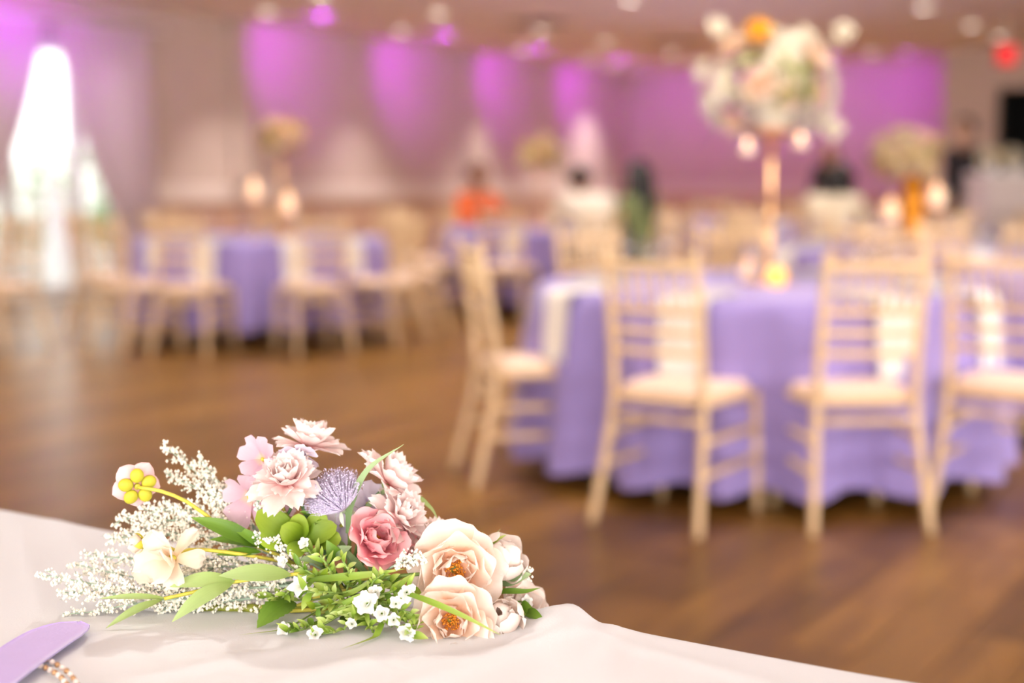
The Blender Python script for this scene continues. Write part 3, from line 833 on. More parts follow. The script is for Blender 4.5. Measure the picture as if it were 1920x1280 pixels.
def votive(loc, r, h, label, wax=.45, hang=None, group='hanging glass candle tubes', cat='candle holder'):
    o = empty('candle_holder', loc); tag(o, label, cat, group)
    q = MB(); q.lathe([(0, 0), (r * .9, 0), (r, .006), (r, h), (r - .002, h), (r - .002, .006), (0, .004)], 20, caps=False); q.build('glass', M_GLASS, o)
    q = MB(); q.lathe([(0, .006), (r * .72, .006), (r * .72, h * wax), (r * .6, h * wax + .004), (0, h * wax)], 18, caps=False); q.build('candle', M_WAX, o)
    q = MB(); q.ball((0, 0, h * wax + .018), .007, 8, 6, (1, 1, 2.4)); q.build('flame', M_FLAME, o)
    if hang:
        q = MB()
        for k in range(3):
            a = k * 2 * PI / 3; q.tube([(r * math.cos(a), r * math.sin(a), h), (0, 0, h + hang)], .0012, 4)
        q.build('hanging_wire', M_GOLD, o)
    return o
def tall_candle(loc, hs, label):
    """a glass cup candle on a slim stand"""
    o = empty('candle_stand', loc); tag(o, label, 'candle stand', 'candles on slim stands')
    q = MB(); q.lathe([(0, 0), (.045, 0), (.045, .006), (.008, .014), (.006, .05), (.006, hs - .02), (.03, hs - .006), (.03, hs), (0, hs)], 20, caps=False); q.build('stand', M_GOLD, o)
    q = MB(); q.lathe([(0, hs + .002), (.052, hs + .002), (.060, hs + .03), (.060, hs + .15), (.058, hs + .15), (.058, hs + .03), (0, hs + .006)], 20, caps=False); q.build('glass', M_GLASS, o)
    q = MB(); q.lathe([(0, hs + .006), (.046, hs + .006), (.046, hs + .10), (.04, hs + .105), (0, hs + .10)], 18, caps=False); q.build('candle', mat('lit_wax', (0.9, 0.75, 0.55), 0.5, 0.02, emit=(1.0, 0.60, 0.28), estr=0.85), o)
    q = MB(); q.ball((0, 0, hs + .125), .009, 8, 6, (1, 1, 2.4)); q.build('flame', M_FLAME, o)
    return o

def POSN(a):
    a = (a + 180) % 360 - 180; s_ = 'left' if a < 0 else 'right'; b = abs(a)
    return ('front ' + ('middle ' if b < 12 else '') + s_) if b < 32 else (s_ + ' front corner') if b < 72 else (s_ + ' end') if b < 112 else (s_ + ' rear corner') if b < 152 else ('rear ' + s_)
# ------------------------------------------------------------------ near table on the right
T1 = (1.04, 5.95); tc1 = round_table(*T1, 'in the right foreground', 11, .075)
place_chair(.085, 5.64, (1.3, 5.95), 'cream chair seen from the side at the left end of the near lavender table')
place_chair(.605, 4.965, (1.21, 5.87), 'cream chair with its back to us at the near table, left of two in front')
place_chair(1.18, 4.955, (1.08, 5.95), 'cream chair with its back to us at the near table, right of two in front')
place_chair(1.80, 5.06, (2.47, 6.06), 'cream chair cut by the right picture edge, its back to us')
for xc, d, s_ in ((.50, 6.98, 'left of three'), (1.12, 7.16, 'middle one of three'), (1.74, 6.96, 'right of three')):
    place_chair(xc, d, T1, 'cream chair behind the near lavender table, ' + s_)
for a, s_ in ((-62, 'at the near table beside the side-on chair'), (-26, 'at the near table, seen through the left chair back'), (20, 'at the near table, seen through the right chair back'), (50, 'at the near table behind the chair cut by the frame')):
    napkin(tc1, R(a), 'white napkin hanging ' + s_)
for i, a in enumerate((-73, -26, 20, 50, 100, 150, 205, 240)):
    sd = ['left end', 'front left', 'front right', 'right end', 'right rear', 'rear right', 'rear left', 'left rear'][i]
    on_table('plate', PLATE, tc1, R(a), .73, 'pale plate on the near lavender table, ' + sd, 'plate', 'plates on the near table')
    on_table('goblet', GOBLET, tc1, R(a + 13), .56, 'clear stemmed glass on the near lavender table, ' + sd, 'glass', 'glasses on the near table')
# tall flower centrepiece
cp = plan(*T1, TT); cp = cp + RT * .035
CP = empty('flower_centerpiece', cp); tag(CP, 'tall gold stand topped with cream and peach flowers on the near table', 'centerpiece')
gold_stand(CP, .60, .12)
rnd = random.Random(5)
def cloc(px, py, dd): return at(px, py, T1[1] + dd) - cp
spots = [(1470,110,-.10,'cream'),(1495,130,-.12,'cream'),(1480,85,-.05,'cream'),(1510,105,0,'peach'),(1525,110,-.1,'peach'),(1510,70,0,'cream'),(1425,160,-.15,'peach'),(1475,180,-.16,'peach'),
 (1528,172,-.1,'peach'),(1555,165,0,'cream'),(1540,210,-.05,'cream'),(1500,205,-.1,'cream'),(1455,205,-.14,'cream'),(1425,195,-.12,'cream'),(1430,222,-.08,'peach'),(1380,225,-.08,'peach'),
 (1375,228,.05,'cream'),(1340,195,0,'cream'),(1325,135,0,'cream'),(1360,140,-.06,'cream'),(1365,165,-.1,'cream'),(1350,215,.05,'cream'),(1375,90,0,'peach'),(1450,100,.05,'cream'),(1500,160,-.12,'cream'),
 (1450,135,-.06,'cream'),(1400,185,.0,'cream'),(1480,150,-.15,'cream'),(1520,225,0,'cream'),(1468,228,0,'cream'),(1405,235,.03,'cream'),(1545,135,.08,'cream'),(1400,120,.12,'cream'),(1440,70,.1,'cream'),(1550,190,.1,'cream'),(1350,165,.15,'peach'),(1505,90,.14,'cream')]
for (px, py, dd, k) in spots:
    p = cloc(px, py, dd); n_ = (p - Vector((0, 0, .82))).normalized() - FH * .35
    put('bloom', rnd.choice(BL[k]), CP, M=orient(p, n_, rnd.uniform(0, 6), rnd.uniform(1.3, 1.75)))
for (px, py, dd, k, s_) in ((1345, 52, 0, 'cream', .9), (1581, 60, 0, 'cream', 1.05), (1561, 242, -.05, 'cream', 1.15), (1422, 57, -.05, 'orange', 1.2)):
    p = cloc(px, py, dd)
    o = put('bloom', BL[k][0], CP, M=orient(p, -FH + UPW * .3, rnd.uniform(0, 6), s_))
    if k == 'orange': o['label'] = 'bright orange bloom'
    q = MB(); q.tube([p, p.lerp(Vector((0, 0, .75)), .5) + Vector((0, 0, .03)), Vector((0, 0, .68))], [.002, .003, .003], 5); q.build('flower_stem', mat('stem_green', (0.2, 0.24, 0.07), .6), CP)
for i in range(46):
    v = Vector((rnd.gauss(0, 1), rnd.gauss(0, 1), rnd.gauss(0, .8))).normalized(); p = Vector((0, 0, .80)) + Vector((v.x * .2, v.y * .2, v.z * .17))
    put('leaf', LEAFM, CP, M=orient(p, v, rnd.uniform(0, 6), rnd.uniform(.9, 1.5)))
for (px, py, s_) in ((1401, 292, 'left'), (1501, 280, 'right')):
    p = at(px, py, T1[1] - .16); votive(p, .036, .20, 'clear candle tube hanging under the tall flowers, ' + s_ + ' of the gold stem', .16, hang=.09)
p = on(1402, 530, TT); votive(Vector((p.x, p.y, TT)), .045, .15, 'white pillar candle in a glass on the near table beside the gold stem', group='candles on the near table')
p = on(1456, 536, TT)
tl = empty('tealight', (p.x, p.y, TT)); tag(tl, 'glowing amber tealight cup on the near lavender table', 'tealight')
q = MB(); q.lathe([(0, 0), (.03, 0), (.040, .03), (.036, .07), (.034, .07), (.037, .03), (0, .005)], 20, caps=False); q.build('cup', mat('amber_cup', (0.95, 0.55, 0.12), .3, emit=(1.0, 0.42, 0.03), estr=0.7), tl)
q = MB(); q.ball((0, 0, .035), .010, 8, 6, (1, 1, 2)); q.build('flame', M_FLAME, tl)

# ------------------------------------------------------------------ table on the left by the doorway
T2 = (-1.92, 10.9); tc2 = round_table(*T2, 'on the left near the doorway', 12)
lab2 = {-38: 'second from left in its front row', -13: 'third from left in its front row', 27: 'fourth from left in its front row', 58: 'at its right end, nearest to us', 92: 'at its right end, farther back', -88: 'at its left end beside the drape', 140: 'behind it on the right', 185: 'behind it in the middle', -135: 'behind it on the left'}
for a, s_ in lab2.items():
    rr = 1.16; place_chair(T2[0] + rr * math.sin(R(a)), T2[1] - rr * math.cos(R(a)), T2, 'cream chair at the lavender table by the doorway, ' + s_)
for a, s_ in ((-40, 'left'), (-14, 'middle'), (24, 'right'), (52, 'rightmost')): napkin(tc2, R(a), 'pale napkin hanging from the table by the doorway, %s of four' % s_)
for i, a in enumerate((-40, -14, 24, 52, 95, 150, 190, 235)):
    on_table('plate', PLATE, tc2, R(a), .73, 'pale plate on the table by the doorway, ' + POSN(a), 'plate', 'plates on the table by the doorway')
    on_table('goblet', GOBLET, tc2, R(a + 13), .56, 'clear stemmed glass on the table by the doorway, ' + POSN(a), 'glass', 'glasses on the table by the doorway')
def tall_centerpiece(T, px, py, label, kinds, n, r, seed):
    p = plan(*T, TT); c = at(px, py, T[1]); o = empty('flower_centerpiece', (c.x, c.y, TT)); tag(o, label, 'centerpiece')
    h = c.z - TT - .05; gold_stand(o, h - .05, .08); flower_cloud(o, (0, 0, h + .05), r, r, r * .75, n, kinds, seed)
tall_centerpiece(T2, 527, 258, 'tall stand of golden flowers on the table by the doorway', ['gold', 'yellow', 'gold', 'peach'], 26, .16, 21)
for px, py, s_ in ((476, 356, 'left'), (541, 380, 'right')):
    c = at(px, py, T2[1] - .2); tall_candle((c.x, c.y, TT), c.z - TT - .07, 'glowing candle on the table by the doorway, %s of two' % s_)
place_chair(-3.62, 10.0, (-4.7, 10.6), 'cream chair cut by the left picture edge beside the drape')

# ------------------------------------------------------------------ tables deeper in the hall
def far_table(T, where, short, seed, angs, labels):
    tc = round_table(*T, where, seed)
    for a, s_ in zip(angs, labels):
        place_chair(T[0] + 1.16 * math.sin(R(a)), T[1] - 1.16 * math.cos(R(a)), T, ('cream chair %s at the lavender table %s' if s_.startswith('under') else 'cream chair %s of the lavender table %s') % (s_, short))
    for a in angs[:4]: napkin(tc, R(a), 'pale napkin at the table %s, %s' % (short, POSN(a)))
    for i, a in enumerate(angs):
        on_table('plate', PLATE, tc, R(a), .73, 'pale plate on the table %s, %s' % (short, POSN(a)), 'plate', 'plates on the table ' + short)
        on_table('goblet', GOBLET, tc, R(a + 13), .56, 'clear stemmed glass on the table %s, %s' % (short, POSN(a)), 'glass', 'glasses on the table ' + short)
    return tc
T3 = (.27, 13.2); tc3 = far_table(T3, 'in the middle of the hall', 'in mid-hall', 13, (-15, 20, 50, 95, -60, -100, 170, -145), ('at the front', 'under the white-shirted diner', 'under the dark-haired diner', 'at the right end', 'at the left front corner', 'at the left end', 'at the rear', 'under the diner in orange'))
tall_centerpiece(T3, 1013, 290, 'tall stand of golden flowers on the table in the middle of the hall', ['gold', 'yellow', 'yellow', 'gold'], 26, .19, 22)
T4 = (2.46, 9.3); tc4 = far_table(T4, 'behind the near table on the right', 'with the amber vase', 14, (-55, -20, 18, 60, 110, 150, -100, -150), ('at the left front corner', 'at the front left', 'at the front right', 'at the right front corner', 'at the right end', 'at the right rear', 'at the left end', 'at the left rear'))
c = at(1712, 367, T4[1] - .1)
vs_ = empty('amber_vase', (c.x, c.y, TT)); tag(vs_, 'amber gold cylinder vase of cream flowers behind the near table', 'vase')
vh = at(1712, 330, T4[1] - .1).z - TT
q = MB(); q.lathe([(0, 0), (.068, 0), (.072, .01), (.072, vh), (.067, vh), (.066, .01), (0, .008)], 28, caps=False); q.build('vase_body', mat('amber_gold', (0.72, 0.30, 0.02), .35, .1, 8, metal=.6), vs_)
flower_cloud(vs_, (-.06, 0, vh + .13), .22, .2, .16, 30, ['yellow', 'yellow', 'cream', 'gold', 'peach'], 24, 1.35, 26)
for px, py, s_ in ((1670, 392, 'left'), (1756, 366, 'right')):
    c = at(px, py, T4[1] - .15); tall_candle((c.x, c.y, TT), c.z - TT - .07, 'glowing pillar candle %s of the amber vase' % s_)
T5 = (2.15, 15.6); tc5 = far_table(T5, 'deep in the hall right of the dark-haired diner', 'deepest in the hall', 15, (-30, 5, 40, 80, 130, 170, -75, -130), ('at the front left', 'at the front', 'at the front right', 'at the right end', 'at the right rear', 'at the rear', 'at the left end', 'at the left rear'))
T6 = (3.35, 12.8); tc6 = far_table(T6, 'right of the hall middle before the purple wall', 'before the purple wall', 16, (-39, 8, 40, 80, 130, 170, -85, -130), ('under the diner in cream', 'at the front', 'at the front right', 'at the right end', 'at the right rear', 'at the rear', 'at the left end', 'at the left rear'))
T0 = (3.15, 6.85); tc0 = round_table(*T0, 'cut by the right picture edge', 17)
for a, s_ in ((-75, 'front left'), (-110, 'rear left'), (-150, 'rear')): place_chair(T0[0] + 1.16 * math.sin(R(a)), T0[1] - 1.16 * math.cos(R(a)), T0, 'cream chair at the table cut by the right picture edge, ' + s_)

# ------------------------------------------------------------------ service counter at the far right
c0 = plan(4.31, 13.0)
ct = empty('service_counter', c0, YAW); tag(ct, 'pale boxy service counter in front of the person in black', 'counter')
mcn = mat('counter_panel', (0.62, 0.52, 0.47), .6, .03)
q = MB(); q.box((0, 0, .05), (1.9, .6, 1.22)); q.build('counter_body', mcn, ct, smooth=False)
q = MB(); q.box((-.02, -.03, 1.22), (1.92, .62, 1.26)); q.build('countertop', mat('counter_top', (0.72, 0.64, 0.60), .35, .02), ct, smooth=False)
q = MB(); q.box((.03, .03, 0), (1.87, .57, .05)); q.build('plinth', M_BLACK, ct, smooth=False)
for k in range(3):
    q = MB(); q.box((.03 + k * .62, -.012, .09), (.61 + k * .62, -.001, 1.19)); q.build('front_panel', mcn, ct, smooth=False)
for i, (px, py, s_) in enumerate(((1856, 292, 'left'), (1901, 288, 'right'))):
    c = at(px, py, 13.25); o = empty('flower_bowl', (c.x, c.y, 1.262)); tag(o, 'cream flower mound on the service counter, %s of two' % s_, 'flowers')
    q = MB(); q.lathe([(0, 0), (.05, 0), (.09, .05), (.085, .05), (.045, .006), (0, .006)], 20, caps=False); q.build('bowl', M_CHINA, o)
    flower_cloud(o, (0, 0, .12), .11 - .02 * i, .10, .10, 14, ['cream', 'yellow', 'cream'], 30 + i, 1.0, 4)

# ================================================================== people
SKIN = [mat('skin_tan', (0.55, 0.30, 0.19), .55, .05), mat('skin_deep', (0.32, 0.15, 0.09), .55, .05)]
def capsule(q, a, b, ra, rb, seg=12):
    a = Vector(a); b = Vector(b); ax = b - a; L = ax.length; t = ax.normalized() if L > 1e-6 else Vector((0, 0, 1))
    o = t.orthogonal().normalized(); c = t.cross(o); base = len(q.v); rings = []
    for k in range(1, 5): th = -PI / 2 + k * PI / 8; rings.append((a + t * ra * math.sin(th), ra * math.cos(th)))
    for k in range(0, 4): th = k * PI / 8; rings.append((b + t * rb * math.sin(th), rb * math.cos(th)))
    q.v.append(tuple(a - t * ra))
    for p, r in rings:
        for k in range(seg): an = 2 * PI * k / seg; q.v.append(tuple(p + (o * math.cos(an) + c * math.sin(an)) * r))
    q.v.append(tuple(b + t * rb)); top = len(q.v) - 1; n = len(rings)
    for k in range(seg):
        k2 = (k + 1) % seg; q.face((base, base + 1 + k2, base + 1 + k))
        for i in range(n - 1):
            p0 = base + 1 + i * seg; q.face((p0 + k, p0 + k2, p0 + seg + k2, p0 + seg + k))
        p0 = base + 1 + (n - 1) * seg; q.face((p0 + k, p0 + k2, top))
def person(loc, rzv, label, caps, mats, head, hair_m, hair_long, voxel=.010, look=0.0):
    """caps: (a, b, ra, rb, material index, flatten) tapered limbs fused into one skin; head: centre of the head"""
    root = empty('person', loc, rzv); tag(root, label, 'person')
    h = Vector(head)
    caps = list(caps)
    lk = Matrix.Rotation(look, 3, 'X')
    def hp(v): return h + lk @ Vector(v)
    caps += [(hp((0, -.02, .03)), hp((0, .02, .03)), .088, .085, 0), (hp((0, .02, -.05)), hp((0, .045, -.075)), .062, .042, 0),
             (hp((0, .095, .015)), hp((0, .115, -.015)), .012, .016, 0), (hp((-.082, 0, 0)), hp((-.084, -.005, .03)), .014, .018, 0), (hp((.082, 0, 0)), hp((.084, -.005, .03)), .014, .018, 0),
             (hp((0, .09, -.052)), hp((0, .096, -.052)), .020, .014, 0)]
    q = MB()
    for c in caps: capsule(q, *c[:4])
    me0 = q.mesh('tmp', mats[0]); o0 = bpy.data.objects.new('tmp', me0); COL.objects.link(o0)
    md = o0.modifiers.new('r', 'REMESH'); md.mode = 'VOXEL'; md.voxel_size = voxel; md.use_smooth_shade = True
    sm = o0.modifiers.new('s', 'SMOOTH'); sm.factor = .5; sm.iterations = 4
    dg = bpy.context.evaluated_depsgraph_get(); me = bpy.data.meshes.new_from_object(o0.evaluated_get(dg)); bpy.data.objects.remove(o0)
    n = len(me.polygons); P = np.empty(n * 3); me.polygons.foreach_get('center', P); P = P.reshape(-1, 3)
    best = np.full(n, 1e9); mi = np.zeros(n, dtype=np.int32)
    for c in caps:
        a = np.array(c[0]); b = np.array(c[1]); ab = b - a; L2 = max(1e-9, ab.dot(ab))
        t = np.clip(((P - a) @ ab) / L2, 0, 1); d = np.linalg.norm(P - (a + t[:, None] * ab), axis=1) - (c[2] + (c[3] - c[2]) * t)
        k = d < best; best[k] = d[k]; mi[k] = c[4]
    me.materials.clear()
    for m in mats: me.materials.append(m)
    me.polygons.foreach_set('material_index', mi); me.polygons.foreach_set('use_smooth', [True] * n)
    me.name = 'body'; put('body', me, root)
    hq = MB(); nu, nv = 20, 10; pts = []     # hair: a cap over the skull, open at the face, falling to the nape or the back
    for j in range(nv):
        th = PI / 2 - (j / (nv - 1)) * R(118)
        for i in range(nu):
            a = 2 * PI * i / nu; front = math.sin(a) > .35
            t2 = max(th, R(32)) if front else th
            r = .104 + .006 * math.sin(a * 7 + j)
            pts.append(tuple(hp((r * math.cos(t2) * math.cos(a) * .96, r * math.cos(t2) * math.sin(a) * 1.06 - .01, r * math.sin(t2) * 1.05 + .03))))
    hq.quadgrid(pts, nu, nv, True)
    if hair_long:
        for k in range(15):
            a = PI + R(-20) + R(220) * k / 14; x, y = .085 * math.cos(a), .088 * math.sin(a) - .02
            hq.tube([hp((x, y, .06)), hp((x * 1.15, y * 1.1, -.08)), hp((x * 1.25, y * 1.05 - .02, -.08 - hair_long * .5)), hp((x * 1.0, y * .9 - .02, -.08 - hair_long))], [.03, .036, .036, .012], 7)
    hq.build('hair', hair_m, root)
    for s_ in (-1, 1):
        e = MB(); e.ball(hp((s_ * .034, .088, .02)), .012, 8, 6); e.build('eye', M_BLACK, root)
    return root
def hand(caps, w, d, up, m=0, curl=.4, side=1):
    """palm and five fingers from the wrist w along d"""
    w = Vector(w); d = Vector(d).normalized(); up = Vector(up).normalized(); sd = d.cross(up).normalized() * side
    for o_ in (-.024, 0, .024): caps.append((w + sd * o_ * .6, w + d * .075 + sd * o_, .018, .016, m))
    for k, L in enumerate((.062, .075, .080, .070)):
        o_ = -.033 + k * .022; a = w + d * .085 + sd * o_; b = a + (d * math.cos(curl) - up * math.sin(curl)) * L * .5; c = b + (d * math.cos(curl * 2.2) - up * math.sin(curl * 2.2)) * L * .5
        caps.append((a, b, .0095, .009, m)); caps.append((b, c, .009, .008, m))
    a = w + d * .03 - sd * .030; b = a + (d * .6 - sd * .8).normalized() * .035; caps.append((a, b, .013, .011, m)); caps.append((b, b + (d * .9 - up * .3).normalized() * .03, .011, .009, m))
def seated(lean=.10, sh=.185, arm=1, top=1, bottom=2, shoe=3, hunch=0.0):
    C = []
    pel = Vector((0, -.02, .56)); wst = Vector((0, lean * .25, .74)); ch = Vector((0, lean * .8, .95)); nk = Vector((0, lean * 1.15 + hunch * .3, 1.09)); hd = Vector((0, lean * 1.35 + hunch, 1.225 - hunch * .55))
    for s in (-1, 1):
        C.append(((s * .075, -.02, .56), (s * .07, lean * .25, .72), .115, .105, top)); C.append(((s * .07, lean * .25, .74), (s * .095, lean * .8, .96), .105, .105, top))
        C.append(((s * .04, lean * .95, 1.02), (s * (sh - .02), lean * .9, 1.01), .062, .068, top))
        el = Vector((s * (sh + .06), lean + .10, .80)); wr = Vector((s * .14, lean + .34, .815))
        C.append(((s * sh, lean * .9, 1.0), el, .062, .048, top)); C.append((el, wr, .046, .03, top if arm else 0))
        hand(C, wr, (-s * .25, 1, -.02), (0, 0, 1), 0, .25, s)
        kn = Vector((s * .12, .42, .53)); an = Vector((s * .12, .40, .10))
        C.append(((s * .09, -.02, .56), kn, .095, .068, bottom)); C.append((kn, an, .062, .042, bottom)); C.append((an - Vector((0, .03, .045)), an + Vector((0, .15, -.06)), .042, .034, shoe))
    C.append((nk - Vector((0, 0, .04)), hd - Vector((0, .01, .05)), .056, .052, 0))
    return C, hd
def standing(top=1, bottom=2, shoe=3, h=1.68, bend=0.0):
    k = h / 1.68; C = []
    def V(x, y, z): return Vector((x * k, y * k + bend * max(0, z - .9), z * k))
    for s in (-1, 1):
        C.append((V(s * .07, 0, .93), V(s * .065, .0, 1.10), .105 * k, .09 * k, top)); C.append((V(s * .065, 0, 1.12), V(s * .085, 0, 1.30), .09 * k, .098 * k, top))
        C.append((V(s * .04, 0, 1.37), V(s * .165, 0, 1.36), .055 * k, .06 * k, top))
        el = V(s * .23, -.02, 1.08); wr = V(s * .20, .18, .96)
        C.append((V(s * .18, 0, 1.34), el, .055 * k, .043 * k, top)); C.append((el, wr, .042 * k, .028 * k, top)); hand(C, wr, (-s * .2, 1, -.3), (0, .2, 1), 0, .35, s)
        kn = V(s * .10, .02, .50); an = V(s * .10, 0, .09)
        C.append((V(s * .085, 0, .90), kn, .095 * k, .062 * k, bottom)); C.append((kn, an, .058 * k, .038 * k, bottom)); C.append((an - Vector((0, .04, .045)), an + Vector((0, .14, -.055)), .038, .03, shoe))
    hd = V(0, .03, 1.56); C.append((V(0, 0, 1.38), hd - Vector((0, 0, .05)), .05 * k, .05 * k, 0))
    return C, hd
def face_rz(p, t):
    v = t - p; return math.atan2(-v.x, v.y)
def ctop(n, c): return mat('top_' + n, c, .8, .04, 20, .1, 60)
M_HAIR = mat('black_hair', (0.008, 0.006, 0.005), .45, .3, 60, stretch=(1, 1, .1)); M_AUB = mat('auburn_hair', (0.16, 0.05, 0.02), .45, .3, 60, stretch=(1, 1, .1))
M_SHOE = mat('black_shoe', (0.02, 0.02, 0.02), .4); M_TROU = mat('dark_trousers', (0.03, 0.03, 0.04), .8)
def sit(xc, d, T, label, topm, hair, long_, skin=0, **kw):
    p = plan(xc, d); C, hd = seated(**kw); lk = kw.get('hunch', 0) * -2.6
    return person(p, face_rz(p, plan(*T)), label, C, [SKIN[skin], topm, M_TROU, M_SHOE], hd, hair, long_, look=lk)
sit(-.385, 14.17, T3, 'person in an orange top sitting at the far side of the middle table', ctop('orange', (0.80, 0.16, 0.04)), M_AUB, 0.0, 1, lean=.08)
sit(.69, 12.05, T3, 'person in a white shirt seen from behind, bent over the middle table', ctop('white', (0.86, 0.78, 0.66)), M_HAIR, 0.0, 1, lean=.16, sh=.215, hunch=.10)
sit(1.15, 12.38, T3, 'person with long black hair and a green top seen from behind at the middle table', ctop('green', (0.19, 0.23, 0.09)), M_HAIR, .36, 1, lean=.06)
sit(2.62, 11.9, T6, 'person in a cream top seen from behind before the purple wall', ctop('cream', (0.84, 0.74, 0.55)), M_HAIR, .05, 0, lean=.14, sh=.21, hunch=.06)
p = plan(4.22, 19.0); C, hd = standing(h=1.66)
person(p, face_rz(p, plan(3.4, 16)), 'person with long auburn hair in black standing before the purple wall', C, [SKIN[0], ctop('black', (0.015, 0.014, 0.015)), M_TROU, M_SHOE], hd, M_AUB, .22)
p = plan(4.46, 14.0); C, hd = standing(h=1.80, bend=.08)
person(p, face_rz(p, plan(3.5, 13.3)), 'person in black leaning behind the service counter', C, [SKIN[0], ctop('black', (0.015, 0.014, 0.015)), M_TROU, M_SHOE], hd, M_HAIR, 0.0)

# ================================================================== table in the foreground
ZT = 0.76
EDGE_Y = (on(0, 966, ZT).y + on(1500, 1231, ZT).y) / 2
TX0, TX1, TY0 = -2.25, 0.35, EDGE_Y - 0.78
M_LINEN = mat('white_linen', (0.665, 0.70, 0.73), .7, .015, 6, .08, 700, sheen=.1)
bt = empty('banquet_table', ((TX0 + TX1) / 2, (TY0 + EDGE_Y) / 2, 0)); tag(bt, 'long folding table under the white cloth in the foreground', 'table')
hx, hy = (TX1 - TX0) / 2, (EDGE_Y - TY0) / 2
q = MB(); q.box((-hx + .008, -hy + .008, .722), (hx - .008, hy - .008, ZT - .004)); q.build('tabletop', M_PLY, bt, smooth=False)
for sx in (-1, 1):
    for sy in (-1, 1):
        q = MB(); q.tube([(sx * (hx - .2), sy * (hy - .1), 0), (sx * (hx - .2), sy * (hy - .1), .722)], .016, 8); q.build('leg', M_STEEL, bt)
# cloth with a raised fold across it and light wrinkles
F0, F1 = on(1052, 1140, ZT), on(1082, 1290, ZT)
def cloth_h(x, y):
    p = Vector((x, y, 0)); a = Vector((F0.x, F0.y, 0)); b = Vector((F1.x, F1.y, 0)); ax = (b - a); L = ax.length; t = (p - a).dot(ax) / (L * L)
    s = (p - a).cross(ax).z / L
    fade = 1.0 / (1 + math.exp((t - 1.0) * 5))
    w = .020 + .012 * max(0, t); h = .0125 * math.exp(-(s / w) ** 2) * fade * (1 - .45 * min(1, max(0, t)))
    h -= .0 * s
    for (fx, fy, ux, uy, wd, hh, ln) in WR:
        dx, dy = x - fx, y - fy; al = dx * ux + dy * uy; ac = -dx * uy + dy * ux + .06 * al * al
        h += .55 * hh * math.exp(-(ac / wd) ** 2) * math.exp(-(al / ln) ** 2)
    h += .0016 * (noise.noise(Vector((x * 5, y * 5, 3))) + .6)
    return h
WR = []
rw = random.Random(3)
for (px, py, ang, wd, hh, ln) in ((960, 1215, 60, .012, .003, .08), (880, 1245, 75, .016, .003, .10), (1180, 1230, -60, .010, .003, .10), (1140, 1190, -70, .009, .004, .07), (1320, 1250, -10, .014, .003, .15), (60, 1075, -35, .010, .003, .22), (140, 1020, -32, .012, .003, .2), (430, 1240, 66, .014, .0025, .16), (200, 1225, 60, .02, .002, .2), (640, 1250, 72, .012, .002, .12)):
    p = on(px, py, ZT); WR.append((p.x, p.y, math.cos(R(ang)), math.sin(R(ang)), wd, hh, ln))
xs = list(np.linspace(TX0, -1.75, 12)[:-1]) + list(np.linspace(-1.75, -.2, 230)) + list(np.linspace(-.2, TX1, 14)[1:])
ys = list(np.linspace(TY0, .62, 8)[:-1]) + list(np.linspace(.62, EDGE_Y, 96))
rows = []
def drop(xv, yv, n, nx, ny):     # hanging rows beyond an edge
    pass
ring_y = [(TY0 - .035, -.42), (TY0 - .03, -.2), (TY0 - .02, -.05), (TY0 - .008, -.008)]
top = []
allrows = []
for yy, dz in ring_y: allrows.append([(x, yy + .012 * math.sin(x * 16) * min(1, -dz * 4), ZT + dz) for x in xs])
for y in ys: allrows.append([(x, y, ZT + cloth_h(x, y)) for x in xs])
for off, dz in ((.007, -.003), (.012, -.012), (.016, -.05), (.028, -.2), (.040, -.42)):
    allrows.append([(x, EDGE_Y + off * (1 + .5 * math.sin(x * 14 + .6 * math.sin(x * 5))) + cloth_h(x, EDGE_Y) * .9, ZT + dz + cloth_h(x, EDGE_Y) * (1 if dz > -.02 else 0)) for x in xs])
# short ends
pts = []
for r_ in allrows:
    l = r_[0]; e = r_[-1]
    pts += [(l[0] - .035, l[1], min(l[2], ZT) - .40), (l[0] - .02, l[1], l[2] - .03)] + r_ + [(e[0] + .02, e[1], e[2] - .03), (e[0] + .035, e[1], min(e[2], ZT) - .40)]
q = MB(); q.quadgrid(pts, len(xs) + 4, len(allrows))
tag(q.build('white_tablecloth', M_LINEN), 'white linen tablecloth with a raised fold on the foreground table', 'tablecloth')

# ================================================================== bouquet
def cdir(r, u, b): return (RT * r + UPW * u - FH * b).normalized()
BASE = on(620, 1150, ZT); BASE.z = ZT
BQ = empty('flower_bouquet', BASE); tag(BQ, 'loose bouquet of peach roses, pale pink blooms, white sprigs and greenery on the white cloth', 'bouquet')
MM = .001
PXM = 1.35 / FPX      # metres per pixel near the focus
M_PEACH = petal_mat('peach_rose_petal', (0.92, 0.48, 0.26), (0.92, 0.69, 0.53), (0.92, 0.83, 0.76), .6, .40, .04, .48)
M_BLUSH = petal_mat('blush_bud_petal', (0.90, 0.66, 0.52), (0.93, 0.78, 0.69), (0.93, 0.85, 0.79), .6, .35, .05)
M_MUM = petal_mat('pale_pink_petal', (0.90, 0.36, 0.36), (0.92, 0.71, 0.68), (0.92, 0.82, 0.79), .6, .40, .04, .38)
M_PINK = petal_mat('deep_pink_petal', (0.66, 0.14, 0.20), (0.84, 0.33, 0.38), (0.90, 0.52, 0.53), .6, .35, .10, .5)
M_MAUVE = petal_mat('mauve_petal', (0.84, 0.60, 0.36), (0.62, 0.40, 0.49), (0.70, 0.52, 0.60), .6, .4, .08, .3)
M_LILAC = petal_mat('lilac_petal', (0.55, 0.47, 0.66), (0.70, 0.65, 0.80), (0.78, 0.73, 0.85), .6, .45, .06, .3)
M_ROSEPK = petal_mat('light_pink_petal', (0.86, 0.50, 0.46), (0.86, 0.52, 0.52), (0.88, 0.60, 0.60), .6, .35, .05)
M_CREAMP = petal_mat('cream_petal', (0.86, 0.68, 0.46), (0.88, 0.74, 0.60), (0.90, 0.79, 0.69), .6, .42, .05)
